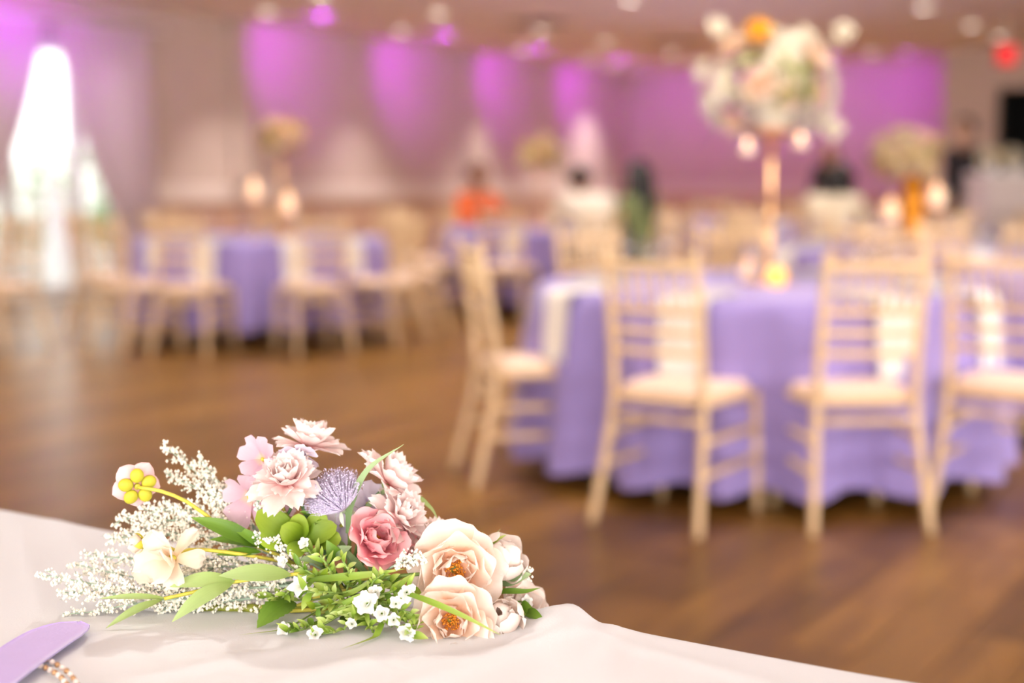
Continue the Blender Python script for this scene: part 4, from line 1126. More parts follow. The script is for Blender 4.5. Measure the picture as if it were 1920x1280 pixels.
M_STARP = petal_mat('white_star_petal', (0.62, 0.74, 0.36), (0.82, 0.84, 0.76), (0.88, 0.88, 0.88), .6, .35, .04, .25)
M_SEP = petal_mat('yellow_sepal', (0.48, 0.45, 0.03), (0.56, 0.52, 0.04), (0.62, 0.56, 0.08), .5, .2, .06)
M_LT = petal_mat('light_green_leaf', (0.29, 0.41, 0.11), (0.35, 0.49, 0.17), (0.41, 0.55, 0.23), .5, .3, .10)
M_BR = petal_mat('bright_green_leaf', (0.13, 0.24, 0.02), (0.26, 0.40, 0.05), (0.44, 0.55, 0.14), .45, .3, .18)
M_YG = petal_mat('lime_leaf', (0.36, 0.50, 0.08), (0.50, 0.66, 0.18), (0.66, 0.78, 0.36), .45, .35, .15)
M_DK = petal_mat('dark_green_leaf', (0.07, 0.15, 0.01), (0.11, 0.23, 0.02), (0.17, 0.31, 0.04), .4, .25, .2)
M_OL = petal_mat('yellow_green_leaf', (0.10, 0.19, 0.008), (0.18, 0.29, 0.015), (0.28, 0.39, 0.03), .45, .3, .15)
M_GL = petal_mat('grey_green_leaf', (0.16, 0.26, 0.10), (0.24, 0.36, 0.16), (0.34, 0.46, 0.24), .45, .3, .1)
M_STEM_D = mat('stem_dark', (0.05, 0.15, 0.03), .5, .15, 200)
M_STEM_Y = mat('stem_yellow', (0.50, 0.45, 0.05), .5, .12, 200)
M_STEM_G = mat('stem_mid', (0.18, 0.28, 0.06), .5, .15, 200)
M_STEM_O = mat('stem_olive', (0.24, 0.26, 0.03), .45, .2, 150)
M_STAMEN = mat('orange_stamen', (0.85, 0.30, 0.02), .6, .25, 400)
M_HEATHG = mat('grey_green_sprig', (0.32, 0.42, 0.32), .65, .1, 300)
M_HEATHW = mat('white_floret', (0.86, 0.82, 0.70), .7, .05, 300)
M_SPINE = mat('lavender_spine', (0.60, 0.53, 0.70), .7, .18, 250)

def curve(pts, n=10):
    """smooth path through points (Catmull-Rom)"""
    P = [Vector(p) for p in pts]
    if len(P) == 2: return [P[0].lerp(P[1], i / (n - 1)) for i in range(n)]
    P = [P[0] * 2 - P[1]] + P + [P[-1] * 2 - P[-2]]; out = []
    seg = len(P) - 3; per = max(2, n // seg)
    for i in range(seg):
        a, b, c, d = P[i:i + 4]
        for k in range(per + (1 if i == seg - 1 else 0)):
            t = k / per; out.append(.5 * ((2 * b) + (c - a) * t + (2 * a - 5 * b + 4 * c - d) * t * t + (3 * b - 3 * c + d - a) * t ** 3))
    return out
HUB = at(650, 1112, 1.385)
def lift(p):
    return Vector((p.x, p.y, max(p.z, ZT + .004)))
class Part:
    """a flower part of the bouquet: local frame at pos with +Z along n"""
    def __init__(s, name, pos, n, mb_, mats, spin=0, label=None):
        s.M = orient(pos - BASE, n, spin); s.o = put(name, mb_.mesh(name, mats), BQ, M=s.M)
        if label: s.o['label'] = label
        s.W = Matrix.Translation(BASE) @ s.M
    def sub(s, name, me, M=None): return put(name, me, s.o, M=M if M is not None else Matrix.Identity(4))
    def local(s, w): return s.W.inverted() @ w
    def stem(s, path, r, m, name='stem'):
        q = MB(); q.tube([s.local(p) for p in curve(path, 14)], r, 7); q.build(name, m, s.o)
PET = {}
def pm(key, m, **kw):
    if key not in PET: PET[key] = petal(**kw).mesh('petal', m)
    return PET[key]
def whorl(pt, key, m, n, phase, jit, rnd, variants=2, **kw):
    for i in range(n):
        v = rnd.randrange(variants)
        me = pm((key, v), m, seed=hash(key) % 97 * 0 + len(key) * 5 + v * 3, **kw)
        a = phase + 2 * PI * i / n + rnd.uniform(-jit, jit)
        tl = Matrix.Rotation(rnd.uniform(-.14, .14), 4, 'X') @ Matrix.Rotation(rnd.uniform(-.08, .08), 4, 'Y')
        pt.sub('petal', me, rz(a) @ tl @ Matrix.Scale(rnd.uniform(.90, 1.08), 4))

def rose(name, px, py, d, n, Rr, m, seed, label, up=0.0, stamens=True):
    rnd = random.Random(seed); pos = at(px, py, d)
    q = MB(); q.lathe([(0, -.22 * Rr), (.12 * Rr, -.16 * Rr), (.2 * Rr, -.04 * Rr), (.16 * Rr, .03 * Rr), (0, .05 * Rr)], 12, caps=False)
    q.cur = 1
    if stamens:
        for k in range(70):
            a = rnd.uniform(0, 6.283); rr = .24 * Rr * math.sqrt(rnd.random()); h = Rr * rnd.uniform(.16, .30)
            c = Vector((rr * math.cos(a), rr * math.sin(a), h)); q.spike((c.x * .4, c.y * .4, 0), c - Vector((c.x * .4, c.y * .4, 0)), .0004); q.octa(c, .0011)
    q.cur = 0
    pt = Part(name, pos, n, q, [M_STEM_G, M_STAMEN], rnd.uniform(0, 6), label)
    k = '%s%d' % (name, int(Rr * 1e4))
    whorl(pt, k + 'a', m, 5, 0.2, .22, rnd, 3, L=Rr * 1.16, W=Rr * 1.46, e0=-4 + up, e1=24 + up, r0=.08 * Rr, cup=.20, ruffle=.075, nu=11, nv=10, curl=40, tip='petal')
    whorl(pt, k + 'b', m, 5, 0.85, .25, rnd, 3, L=Rr * 1.08, W=Rr * 1.26, e0=10 + up, e1=66 + up, r0=.09 * Rr, z0=.02 * Rr, cup=.28, ruffle=.075, nu=11, nv=10, curl=34, tip='petal')
    whorl(pt, k + 'c', m, 4, 0.3, .3, rnd, 3, L=Rr * .94, W=Rr * 1.02, e0=22 + up, e1=96 + up, r0=.10 * Rr, z0=.03 * Rr, cup=.36, ruffle=.10, nu=9, nv=9, curl=20, tip='petal')
    whorl(pt, k + 'd', m, 4, 0.9, .4, rnd, 3, L=Rr * .74, W=Rr * .80, e0=34 + up * .5, e1=120, r0=.15 * Rr, z0=.03 * Rr, cup=.42, ruffle=.14, nu=9, nv=8, curl=10, tip='petal')
    whorl(pt, k + 'e', m, 3, 0.2, .6, rnd, 2, L=Rr * .56, W=Rr * .56, e0=46, e1=134, r0=.22 * Rr, z0=.03 * Rr, cup=.5, ruffle=.16, nu=7, nv=7, tip='petal')
    return pt
def bud(name, px, py, d, n, Rr, m, seed, label, sep=True):
    rnd = random.Random(seed); pos = at(px, py, d)
    q = MB(); q.ball((0, 0, Rr * .4), Rr * .30, 12, 8, (1, 1, 1.15)); q.uv = [(.5, .45)] * len(q.v)
    pt = Part(name, pos, n, q, [m], 0, label); k = name + str(int(Rr * 1e4))
    whorl(pt, k + 'a', m, 5, .3, .12, rnd, 2, L=Rr * 2.0, W=Rr * 1.75, e0=2, e1=146, r0=.05 * Rr, z0=-.05 * Rr, cup=.45, ruffle=.03, nu=9, nv=10, tip='petal', curl=0)
    whorl(pt, k + 'b', m, 5, .9, .1, rnd, 2, L=Rr * 1.9, W=Rr * 1.35, e0=20, e1=172, r0=.06 * Rr, z0=.02 * Rr, cup=.5, ruffle=.05, nu=8, nv=9, tip='petal')
    if sep:
        for i in range(5): pt.sub('sepal', pm(k + 's', M_DK, L=Rr * 1.1, W=Rr * .42, e0=-5, e1=70, r0=.05 * Rr, z0=-.10 * Rr, cup=.2, tip='point'), rz(i * 1.257))
    return pt
def mum(px, py, d, n, Rr, seed, label, via=None):
    rnd = random.Random(seed); pos = at(px, py, d)
    q = MB(); q.lathe([(0, -.16 * Rr), (.10 * Rr, -.12 * Rr), (.17 * Rr, -.03 * Rr), (.12 * Rr, .05 * Rr), (0, .07 * Rr)], 12, caps=False)
    pt = Part('pale_pink_bloom', pos, n, q, [M_STEM_G], rnd.uniform(0, 6), label); k = 'mum%d' % int(Rr * 1e4)
    for nm, cnt, L, W, e0, e1, ph, cu in (('a', 8, 1.08, .66, 0, 6, 0, .30), ('b', 8, .95, .66, 18, 34, .4, .38), ('c', 7, .92, .64, 38, 72, .1, .42), ('d', 6, .84, .58, 56, 98, .6, .48), ('e', 4, .72, .48, 70, 118, .2, .5)):
        whorl(pt, k + nm, M_MUM, cnt, ph, .16, rnd, 3, L=Rr * L, W=Rr * W, e0=e0, e1=e1, r0=.06 * Rr, z0=.01 * Rr, cup=cu, ruffle=.07, nu=11, nv=9, tip='serr', curl=24)
    nn = Vector(n).normalized(); path = [pos - nn * Rr * .14, pos - nn * Rr * 1.0] + (via or []) + [HUB]
    pt.stem([lift(p) for p in path], .0016, M_STEM_D)
    return pt
def floret(name, px, py, d, n, Rr, m, seed, label, cnt=4, tip='heart', eye=None, e=(38, 4), wk=1.10):
    rnd = random.Random(seed); pos = at(px, py, d)
    q = MB(); q.ball((0, 0, .05 * Rr), .10 * Rr, 8, 6); q.tube([(0, 0, -.3 * Rr), (0, 0, .05 * Rr)], .04 * Rr, 6)
    pt = Part(name, pos, n, q, [eye or M_STEM_Y], rnd.uniform(0, 6), label)
    whorl(pt, '%s%d%d' % (name, int(Rr * 1e4), cnt), m, cnt, 0, .12, rnd, 2, L=Rr, W=Rr * wk, e0=e[0], e1=e[1], r0=.04 * Rr, cup=.25, ruffle=.06, nu=7, nv=7, tip=tip, curl=10)
    return pt
def leaf_mesh(base, tip, w, up, m, sag=.12, fold=.25, serr=0.0, nv=12, shape=.85, pw=.85):
    base = Vector(base); tip = Vector(tip); ax = tip - base; L = ax.length; t_ = ax.normalized(); up = (up - t_ * up.dot(t_)).normalized(); sd = t_.cross(up)
    q = MB(); nu = 5
    for j in range(nv):
        t = j / (nv - 1); k = max(.02, math.sin(PI * min(1, t ** shape * .98 + .02)) ** pw)
        if serr: k *= 1 + serr * (1 if j % 2 else -1)
        c = base + ax * t + up * (L * sag * math.sin(PI * t))
        for i in range(nu):
            s = -1 + 2 * i / (nu - 1); p = c + sd * (s * w / 2 * k) + up * (fold * abs(s) * w / 2 * k)
            q.v.append(tuple(lift(p) - BASE)); q.uv.append((.5 + s / 2, t))
    for j in range(nv - 1):
        for i in range(nu - 1): a = j * nu + i; q.face((a, a + 1, a + nu + 1, a + nu))
    return q
def leaf(b, t, wpx, m, up=(0, .55, .85), sag=.12, fold=.25, serr=0.0, name='leaf', shape=.85, label=None, pw=.85):
    """b, t: (px, py, d) of the leaf's base and tip; width in pixels"""
    B, T_ = lift(at(*b)), lift(at(*t))
    o = put(name, leaf_mesh(B, T_, wpx * PXM, cdir(*up), m, sag, fold, serr, 14 if serr == 0 else 20, shape, pw).mesh(name, m), BQ)
    if label: o['label'] = label
    return o
def blade(pts, wpx, m, name='grass_blade', lift_=True, fold=.35, up=(0, .5, .9)):
    P = curve([at(*p) for p in pts], 18); n = len(P); q = MB(); u0 = cdir(*up)
    for i, p in enumerate(P):
        t = i / (n - 1); tg = (P[min(i + 1, n - 1)] - P[max(0, i - 1)]).normalized(); sd = tg.cross(u0).normalized(); w = wpx * PXM / 2 * min(1, .55 + t * 1.2) * max(.05, 1 - max(0, (t - .35) / .65) ** 1.7)
        for s in (-1, 0, 1): q.v.append(tuple(lift(p + sd * s * w + u0 * abs(s) * w * fold) - BASE)); q.uv.append((.5 + s / 2, t))
    for j in range(n - 1):
        for i in range(2): a = j * 3 + i; q.face((a, a + 1, a + 4, a + 3))
    return put(name, q.mesh(name, m), BQ)

# --- roses at the right end
rose('peach_rose', 852, 1066, 1.335, cdir(.16, .16, .96), .0395, M_PEACH, 1, 'large open peach rose with orange stamens')
rose('peach_rose', 846, 1164, 1.292, cdir(.02, .22, .97), .0350, M_PEACH, 5, 'open peach rose with orange stamens resting on the cloth')
bud('rose_bud', 925, 1062, 1.37, cdir(.60, .62, .45), .0250, M_BLUSH, 3, 'pale blush rosebud')
bud('rose_bud', 943, 1172, 1.318, cdir(-.10, .70, .68), .0215, M_BLUSH, 4, 'round peach rosebud')
rose('blush_rose', 972, 1140, 1.385, cdir(.55, .45, .55), .0250, M_BLUSH, 8, 'blush rose half hidden behind the bud', 8, False)
# --- deep pink peony
rose('deep_pink_rose', 697, 1020, 1.350, cdir(.45, .55, .70), .0300, M_PINK, 6, 'deep pink ruffled rose', 26)
rose('deep_pink_rose', 748, 1016, 1.372, cdir(.65, .35, .60), .0215, M_PINK, 7, 'small deep pink rose behind the larger one', 22)
# --- pale pink serrated blooms
mum(578, 838, 1.405, cdir(.18, .93, -.10), .0345, 11, 'topmost pale pink bloom', [at(570, 960, 1.40)])
mum(538, 905, 1.365, cdir(-.02, .80, .60), .0345, 12, 'pale pink bloom facing up below the topmost', [at(545, 990, 1.38)])
mum(726, 907, 1.395, cdir(.66, .72, .02), .0365, 13, 'pale pink bloom leaning right on a bent stem', [at(690, 960, 1.39)])
mum(748, 972, 1.375, cdir(.62, .60, .42), .0320, 14, 'pale pink bloom above the pink rose')
mum(824, 1022, 1.385, cdir(.20, .95, .25), .0310, 15, 'pale pink bloom behind the peach roses')
# --- thistle
pos = at(642, 952, 1.375); nT = cdir(-.42, .86, .30)
q = MB(); rnd = random.Random(9); q.lathe([(0, -.006), (.004, -.004), (.006, .002), (.003, .008), (0, .009)], 10, caps=False)
pt = Part('lavender_thistle', pos, nT, q, [mat('thistle_base', (0.55, 0.62, 0.45), .6)], 0, 'spiky lavender thistle head')
q = MB(); g = PI * (3 - 5 ** .5)
for i in range(820):
    u = 1 - (1 - math.cos(R(72))) * (i + .5) / 820; s_ = math.sqrt(1 - u * u); a = i * g
    v = Vector((s_ * math.cos(a), s_ * math.sin(a), u)); L = .036 * rnd.uniform(.84, 1.08) * (.78 + .22 * u)
    v2 = (Vector((v.x * .80, v.y * .80, v.z + .22)) + Vector((rnd.gauss(0, .05), rnd.gauss(0, .05), .0))).normalized(); b0 = Vector((v.x * .010, v.y * .010, v.z * .006))
    q.spike(b0, v2 * L, .0011)
    for kk in range(2): q.octa(b0 + v2 * L * rnd.uniform(.55, .98), .0009)
tag(q.build('spines', M_SPINE, pt.o), kind='stuff')
for i in range(5): pt.sub('bract', pm('bract', mat('thistle_base', (0.6, 0.68, 0.5), .6), L=.018, W=.005, e0=-30, e1=-80, r0=.003, cup=.2, tip='point'), rz(i * 1.257))
pt.stem([pos, at(655, 985, 1.375), HUB], .0016, M_STEM_G)
# --- mauve and lilac florets
f = floret('mauve_floret', 494, 862, 1.385, cdir(-.45, .35, .80), .0250, M_MAUVE, 21, 'mauve floret with a yellow heart', 4); f.stem([at(494, 862, 1.387), at(520, 920, 1.39), at(545, 980, 1.39), HUB], .002, M_STEM_Y)
f = floret('mauve_floret', 470, 930, 1.395, cdir(-.35, -.15, .9), .0300, M_MAUVE, 22, 'dusky mauve floret behind the white tips', 4); f.stem([at(472, 930, 1.397), at(530, 990, 1.40), HUB], .002, M_STEM_Y)
f = floret('mauve_floret', 522, 940, 1.40, cdir(.2, -.3, .9), .021, M_MAUVE, 26, None, 4); f.stem([at(522, 940, 1.402), at(550, 990, 1.40), HUB], .0016, M_STEM_Y)
f = floret('lilac_floret', 566, 848, 1.385, cdir(-.15, -.62, .75), .0240, M_LILAC, 23, 'pale lilac floret hanging under the topmost bloom', 4); f.stem([at(566, 848, 1.387), at(566, 940, 1.395), HUB], .0013, M_STEM_D)
f = floret('lilac_floret', 690, 945, 1.40, cdir(.15, .25, .95), .0270, M_LILAC, 24, 'pale lilac floret behind the grass blade', 4); f.stem([at(690, 945, 1.402), at(672, 1010, 1.395), HUB], .0016, M_STEM_G)
f = floret('lilac_floret', 640, 985, 1.395, cdir(-.1, .1, .95), .0200, M_LILAC, 25, 'pale lilac floret under the thistle', 4); f.stem([at(640, 985, 1.397), HUB], .0016, M_STEM_G)
f = floret('pale_yellow_floret', 790, 1010, 1.39, cdir(.2, .3, .9), .0210, M_CREAMP, 27, 'pale cream floret among the pink blooms', 5, 'round'); f.stem([at(790, 1010, 1.392), HUB], .0016, M_STEM_G)
f = floret('pink_white_petals', 905, 1140, 1.35, cdir(.2, .1, .9), .021, M_BLUSH, 28, None, 5, 'round')
# --- pink flower seen from behind, yellow-green sepals
pos = at(257, 911, 1.37); nB = cdir(-.42, .18, -.88)
q = MB(); q.lathe([(0, -.004), (.003, -.003), (.0035, 0), (0, .002)], 10, caps=False)
pt = Part('pink_flower', pos, nB, q, [M_STEM_Y], .35, 'light pink flower seen from behind with yellow-green sepals')
for i in range(5):
    me = pm('roundpink', M_ROSEPK, L=.0250, W=.0250, e0=-6, e1=38, r0=.001, cup=.40, nu=11, nv=13, tip='disc')
    pt.sub('petal', me, rz(i * 1.2566 + .2))
q = MB(); q.ball((0, .0118, -.0022), .0068, 16, 12, (1, 1.1, .7)); q.uv = [(.5, .5)] * len(q.v); SEPM = q.mesh('sepal', M_SEP)
for i in range(5): pt.sub('sepal', SEPM, rz(i * 1.2566 + .85))
pt.stem([pos + cdir(.42, -.18, .88) * .003, at(300, 920, 1.362), at(350, 940, 1.365), at(405, 980, 1.37), at(437, 1006, 1.375), at(520, 1040, 1.38), HUB], .0019, M_STEM_Y)
# --- cream flower with its bud
pos = at(327, 1046, 1.338); n0 = cdir(-.45, .18, .85)
q = MB(); q.ball((0, 0, .003), .004, 10, 6)
pt = Part('cream_flower', pos, n0, q, [M_STEM_Y], 0, 'loose cream flower with broad petals')
Wi = pt.W.inverted().to_3x3()
for i, (tx, ty, dd, w, L) in enumerate(((287, 992, -.010, .030, .037), (366, 1004, .012, .016, .034), (258, 1070, -.006, .034, .040), (300, 1078, -.014, .034, .034), (336, 1092, -.010, .026, .030), (380, 1046, .014, .020, .030), (300, 1030, -.022, .030, .028), (318, 1022, -.024, .020, .024))):
    t_ = pt.local(at(tx, ty, 1.338 + dd)); a = math.atan2(t_.y, t_.x) - PI / 2; el = math.degrees(math.atan2(t_.z, math.hypot(t_.x, t_.y)))
    pt.sub('petal', petal(L, w, el + 24, el - 20, .001, cup=.30, ruffle=.10, seed=i + 3, nu=9, nv=9, curl=22).mesh('petal', M_CREAMP), rz(a))
pt.stem([pos, at(355, 1030, 1.35), at(420, 1034, 1.36), at(490, 1045, 1.37), at(560, 1062, 1.38), HUB], .0019, M_STEM_Y)
b_ = bud('cream_bud', 266, 1018, 1.333, cdir(-.95, .02, .25), .0088, M_CREAMP, 33, 'small cream bud with yellow-green sepals', False)
for i in range(4): b_.sub('sepal', pm('cbs', M_SEP, L=.015, W=.009, e0=0, e1=110, r0=.001, z0=-.002, cup=.3, tip='point'), rz(i * 1.57))
b_.stem([at(266, 1018, 1.333), at(300, 1020, 1.34), at(340, 1036, 1.346)], .0016, M_STEM_Y)

# --- white heather sprigs fanning to the left
def sprig(pts, seed, dens=1.0, start=.30, side=.020, fl=1.0, label=None):
    rnd = random.Random(seed); P = [lift(p) for p in curve([at(*p) for p in pts], 24)]; n = len(P)
    q = MB(); q.tube([p - BASE for p in P], [.0016 * (1 - .65 * i / n) for i in range(n)], 6)
    w = MB()
    L_tot = sum((P[i + 1] - P[i]).length for i in range(n - 1))
    nb = max(4, int(L_tot * (1 - start) / .0062 * dens))
    def at_t(t):
        k = min(int(t * (n - 1)), n - 2); f_ = t * (n - 1) - k; return P[k].lerp(P[k + 1], f_), (P[k + 1] - P[k]).normalized()
    for b in range(nb):
        t = start + (1 - start) * (b + rnd.random() * .6) / nb; p, tg = at_t(min(t, .999)); a = b * 2.4 + rnd.uniform(-.4, .4)
        o_ = tg.orthogonal().normalized(); c_ = tg.cross(o_); out = o_ * math.cos(a) + c_ * math.sin(a)
        L = side * (1.05 - .75 * (t - start) / (1 - start)) * rnd.uniform(.7, 1.15) + .003
        d_ = (tg * 1.0 + out * .75).normalized(); e_ = p + d_ * L; e_.z = max(e_.z, ZT + .003)
        q.tube([p - BASE, e_ - BASE], [.0006, .0003], 4, False)
        nf = int((6 + L / .00105) * fl)
        for k in range(nf):
            u = rnd.uniform(.25, 1.05); c = p.lerp(e_, u) + Vector((rnd.gauss(0, 1), rnd.gauss(0, 1), rnd.gauss(0, 1))) * .0016
            c.z = max(c.z, ZT + .0025); w.octa(c - BASE, rnd.uniform(.0011, .0022))
        for k in range(4):
            u = rnd.uniform(.1, 1.0); c = p.lerp(e_, u); v = (d_ + Vector((rnd.gauss(0, .6), rnd.gauss(0, .6), rnd.gauss(0, .6)))).normalized() * rnd.uniform(.004, .007)
            if (c + v).z > ZT + .002: q.spike(c - BASE, v, .0005)
    o = q.build('white_sprig', M_HEATHG, BQ)
    tag(w.build('florets', M_HEATHW, o, smooth=False), kind='stuff')
    if label: o['label'] = label
S = [
 ([(560,1050,1.39),(470,985,1.41),(390,905,1.43),(308,835,1.44)], 1.0, .50, .016, 'upright white sprig reaching highest at the left'),
 ([(560,1050,1.39),(480,990,1.41),(430,925,1.42),(372,862,1.43)], 1.1, .45, .018, None),
 ([(470,985,1.41),(400,930,1.41),(312,888,1.42)], 1.2, .15, .018, None),
 ([(560,1060,1.39),(440,985,1.40),(330,955,1.41),(222,975,1.42)], 1.3, .25, .022, None),
 ([(540,1055,1.39),(430,1000,1.40),(320,975,1.41),(238,1005,1.42)], 1.3, .25, .024, None),
 ([(560,1060,1.39),(450,1020,1.39),(330,1000,1.40),(205,1010,1.41)], 1.2, .25, .022, None),
 ([(540,1070,1.38),(420,1050,1.385),(300,1050,1.39),(165,1042,1.39)], 1.0, .3, .022, None),
 ([(540,1075,1.38),(400,1075,1.37),(280,1085,1.37),(140,1058,1.38)], 1.0, .3, .022, None),
 ([(560,1080,1.37),(420,1095,1.36),(260,1105,1.355),(82,1078,1.35)], 1.1, .3, .024, 'long white sprig reaching farthest left over the cloth'),
 ([(560,1090,1.37),(420,1105,1.36),(280,1115,1.35),(120,1110,1.35)], 1.2, .3, .024, None),
 ([(560,1100,1.37),(430,1120,1.36),(300,1125,1.345),(118,1156,1.34)], .7, .55, .016, 'thin sprig tip low at the left'),
 ([(580,1110,1.37),(480,1120,1.36),(400,1130,1.355),(300,1140,1.35)], 1.2, .2, .018, None),
 ([(580,1095,1.36),(500,1100,1.355),(430,1105,1.35),(380,1112,1.345)], 1.3, .1, .018, None),
 ([(590,1070,1.37),(500,1065,1.37),(420,1062,1.37),(350,1072,1.37)], 1.3, .1, .020, None),
 ([(640,1085,1.37),(590,1060,1.36),(540,1030,1.36),(480,1005,1.365)], 1.3, .35, .016, None),
 ([(560,1040,1.39),(500,1010,1.39),(440,960,1.40),(395,925,1.41)], 1.2, .2, .020, None),
 ([(500,1000,1.38),(488,960,1.375),(478,920,1.37)], 1.0, .3, .010, None),
 ([(540,1000,1.38),(520,970,1.375),(500,945,1.37)], .8, .3, .009, None),
 ([(690,1090,1.35),(740,1060,1.325),(790,1045,1.305)], 1.5, .45, .014, None),
 ([(900,1100,1.38),(950,1080,1.375),(992,1072,1.37)], 1.2, .45, .012, None),
]
for i, (pts, dn, st, sd, lb) in enumerate(S): sprig(pts, 100 + i, dn * 1.25, st, sd, 1.0, lb)

# --- broad pale green leaves on a yellow stem
leaf((545,1077,1.335), (410,1079,1.325), 40, M_LT, (0, .75, .65), .05, .12, label='broad pale green leaf')
leaf((440,1090,1.33), (318,1100,1.325), 36, M_LT, (.1, .8, .6), .10, .15)
leaf((436,1092,1.328), (322,1166,1.290), 36, M_LT, (-.25, .6, .75), .10, .15)
leaf((312,1122,1.325), (186,1122,1.32), 17, M_LT, (0, .9, .4), .03, .3)
leaf((304,1124,1.323), (198,1178,1.285), 20, M_LT, (-.2, .7, .7), .06, .3)
q = MB(); q.tube([p - BASE for p in curve([at(308,1122,1.325), at(370,1108,1.328), at(437,1091,1.332), at(545,1077,1.338), at(610,1075,1.35), HUB], 24)], .0018, 7); q.build('leaf_stem', M_STEM_Y, BQ)
# --- dark and olive leaves
leaf((486,1022,1.372), (358,970,1.36), 34, M_DK, (.2, .5, .85), .12, .35); leaf((500,1025,1.372), (392,1012,1.36), 30, M_DK, (0, .9, .5), .05, .3)
leaf((505,1032,1.37), (430,985,1.365), 22, M_DK, (.3, .5, .8), .1, .3); leaf((490,1035,1.37), (405,1040,1.365), 22, M_DK, (0, .8, .6), .03, .3)
for b, t, w in (((548,1012,1.372),(482,958,1.368),58),((550,1015,1.37),(485,1008,1.362),48),((562,1010,1.375),(560,962,1.37),40),((575,1012,1.375),(632,985,1.368),44),((585,1010,1.38),(606,958,1.375),46),((560,1012,1.368),(528,985,1.355),46),((600,1015,1.375),(640,1010,1.365),40),((565,1018,1.36),(545,1045,1.35),36),((540,1012,1.378),(520,958,1.378),44)):
    leaf(b, t, w, M_OL, (.0, .45, .9), .10, .14, shape=1.0, pw=.42)
leaf((640,1048,1.36), (612,1012,1.35), 30, M_DK, (-.3, .5, .8), .2, .3); leaf((628,1050,1.355), (660,1024,1.35), 26, M_GL, (.3, .7, .6), .25, .3); leaf((605,1060,1.355), (560,1050,1.345), 24, M_GL, (0, .8, .6), .2, .3)
leaf((552,1128,1.335), (482,1180,1.295), 56, M_DK, (-.2, .75, .65), .10, .18, serr=.07, label='dark serrated rose leaf lying on the cloth'); leaf((640,1155,1.33), (700,1182,1.30), 44, M_DK, (.2, .8, .5), .05, .2, serr=.07)
for b, t, w, m in (((935,1092,1.37),(996,1076,1.36),32,M_GL),((936,1072,1.365),(920,1118,1.355),24,M_DK),((905,1060,1.36),(945,1046,1.35),26,M_DK),((975,1160,1.35),(1000,1142,1.34),34,M_DK),((985,1165,1.35),(966,1186,1.33),26,M_BR),((985,1162,1.345),(1020,1190,1.32),22,M_DK),((900,1145,1.34),(908,1160,1.33),14,M_BR),
                   ((880,1035,1.385),(893,990,1.38),9,M_LT),((905,1032,1.385),(905,996,1.38),8,M_LT),((870,1030,1.385),(876,998,1.38),10,M_BR),((905,1030,1.38),(950,1002,1.375),10,M_BR),((890,1035,1.38),(920,1010,1.375),14,M_BR)):
    leaf(b, t, w, m, (0, .5, .85), .12, .25)
# --- grass blades
for pts, w, m in (([(652,1000,1.37),(658,945,1.365),(690,880,1.36),(757,833,1.355)],15,M_GL),([(668,1000,1.38),(690,950,1.38),(722,920,1.385),(742,918,1.39)],11,M_GL),([(740,1010,1.40),(775,935,1.405),(806,950,1.40),(822,975,1.395)],10,M_LT),
    ([(600,1165,1.31),(545,1186,1.295),(500,1203,1.285),(448,1224,1.275)],11,M_BR),([(722,1150,1.30),(712,1178,1.28),(690,1215,1.262),(640,1262,1.235)],12,M_BR),([(740,1105,1.30),(800,1125,1.265),(870,1155,1.25),(938,1190,1.235)],12,M_BR),
    ([(905,1112,1.36),(950,1108,1.35),(985,1108,1.345),(1013,1102,1.34)],12,M_DK),([(560,1088,1.34),(640,1082,1.33),(700,1076,1.325),(760,1066,1.32)],16,M_BR),([(870,1050,1.39),(905,1025,1.385),(938,992,1.38)],11,M_GL),
    ([(600,1120,1.34),(660,1110,1.33),(720,1070,1.33)],12,M_BR),([(610,1150,1.32),(670,1120,1.31),(730,1100,1.31)],12,M_BR),([(560,1120,1.35),(600,1075,1.34),(640,1060,1.34)],10,M_BR),([(600,1160,1.31),(640,1145,1.305),(690,1125,1.30)],14,M_BR),([(640,1190,1.29),(632,1200,1.285),(628,1218,1.28)],6,M_BR),
    ([(660,1060,1.37),(640,1020,1.37),(610,1000,1.37)],12,M_GL),([(690,1075,1.36),(660,1045,1.355),(645,1025,1.35)],12,M_GL),([(700,1080,1.36),(690,1050,1.355),(680,1020,1.36)],10,M_GL)):
    blade(pts, w, m)
# --- stems lying on the cloth
def bundle_stem(pts, r, m, name='stem'):
    q = MB(); q.tube([lift(p) + Vector((0, 0, r - .003 if p.z < ZT + r else 0)) - BASE for p in curve([at(*p) for p in pts], 20)], r, 8); q.build(name, m, BQ)
pz = lambda px, py, h=.004: (px, py, (on(px, py, ZT + h) - CAM).dot(FH))
q = MB(); P = curve([on(336, 1138, ZT + .004), on(440, 1139, ZT + .004), on(540, 1142, ZT + .004), at(640, 1135, 1.37)], 28)
q.tube([p - BASE for p in P], [.0040 * (1.14 if i % 4 == 0 else 1) for i in range(len(P))], 10); q.build('main_stem', M_STEM_O, BQ)
for pts, r, m in (([pz(545,1142),(600,1118,1.36),(660,1105,1.365)],.0022,M_STEM_Y),([pz(545,1145),(620,1140,1.35),(700,1120,1.345)],.0020,M_STEM_Y),([pz(585,1150),(660,1140,1.33),(760,1120,1.34)],.0022,M_STEM_O),([(600,1080,1.36),(680,1085,1.355),(790,1080,1.35)],.0018,M_STEM_Y),([(690,1090,1.34),(740,1080,1.33),(800,1075,1.33)],.0018,M_STEM_G),
    ([(860,1180,1.30),(900,1196,1.30),(945,1212,1.295)],.0017,M_STEM_O),([(880,1170,1.31),(915,1190,1.30),(922,1200,1.295)],.0017,M_STEM_O),([(655,1000,1.38),(660,1050,1.375),(700,1085,1.37)],.0018,M_STEM_G),([(720,1020,1.38),(700,1060,1.375),(660,1095,1.37)],.0018,M_STEM_O)):
    bundle_stem(pts, r, m)
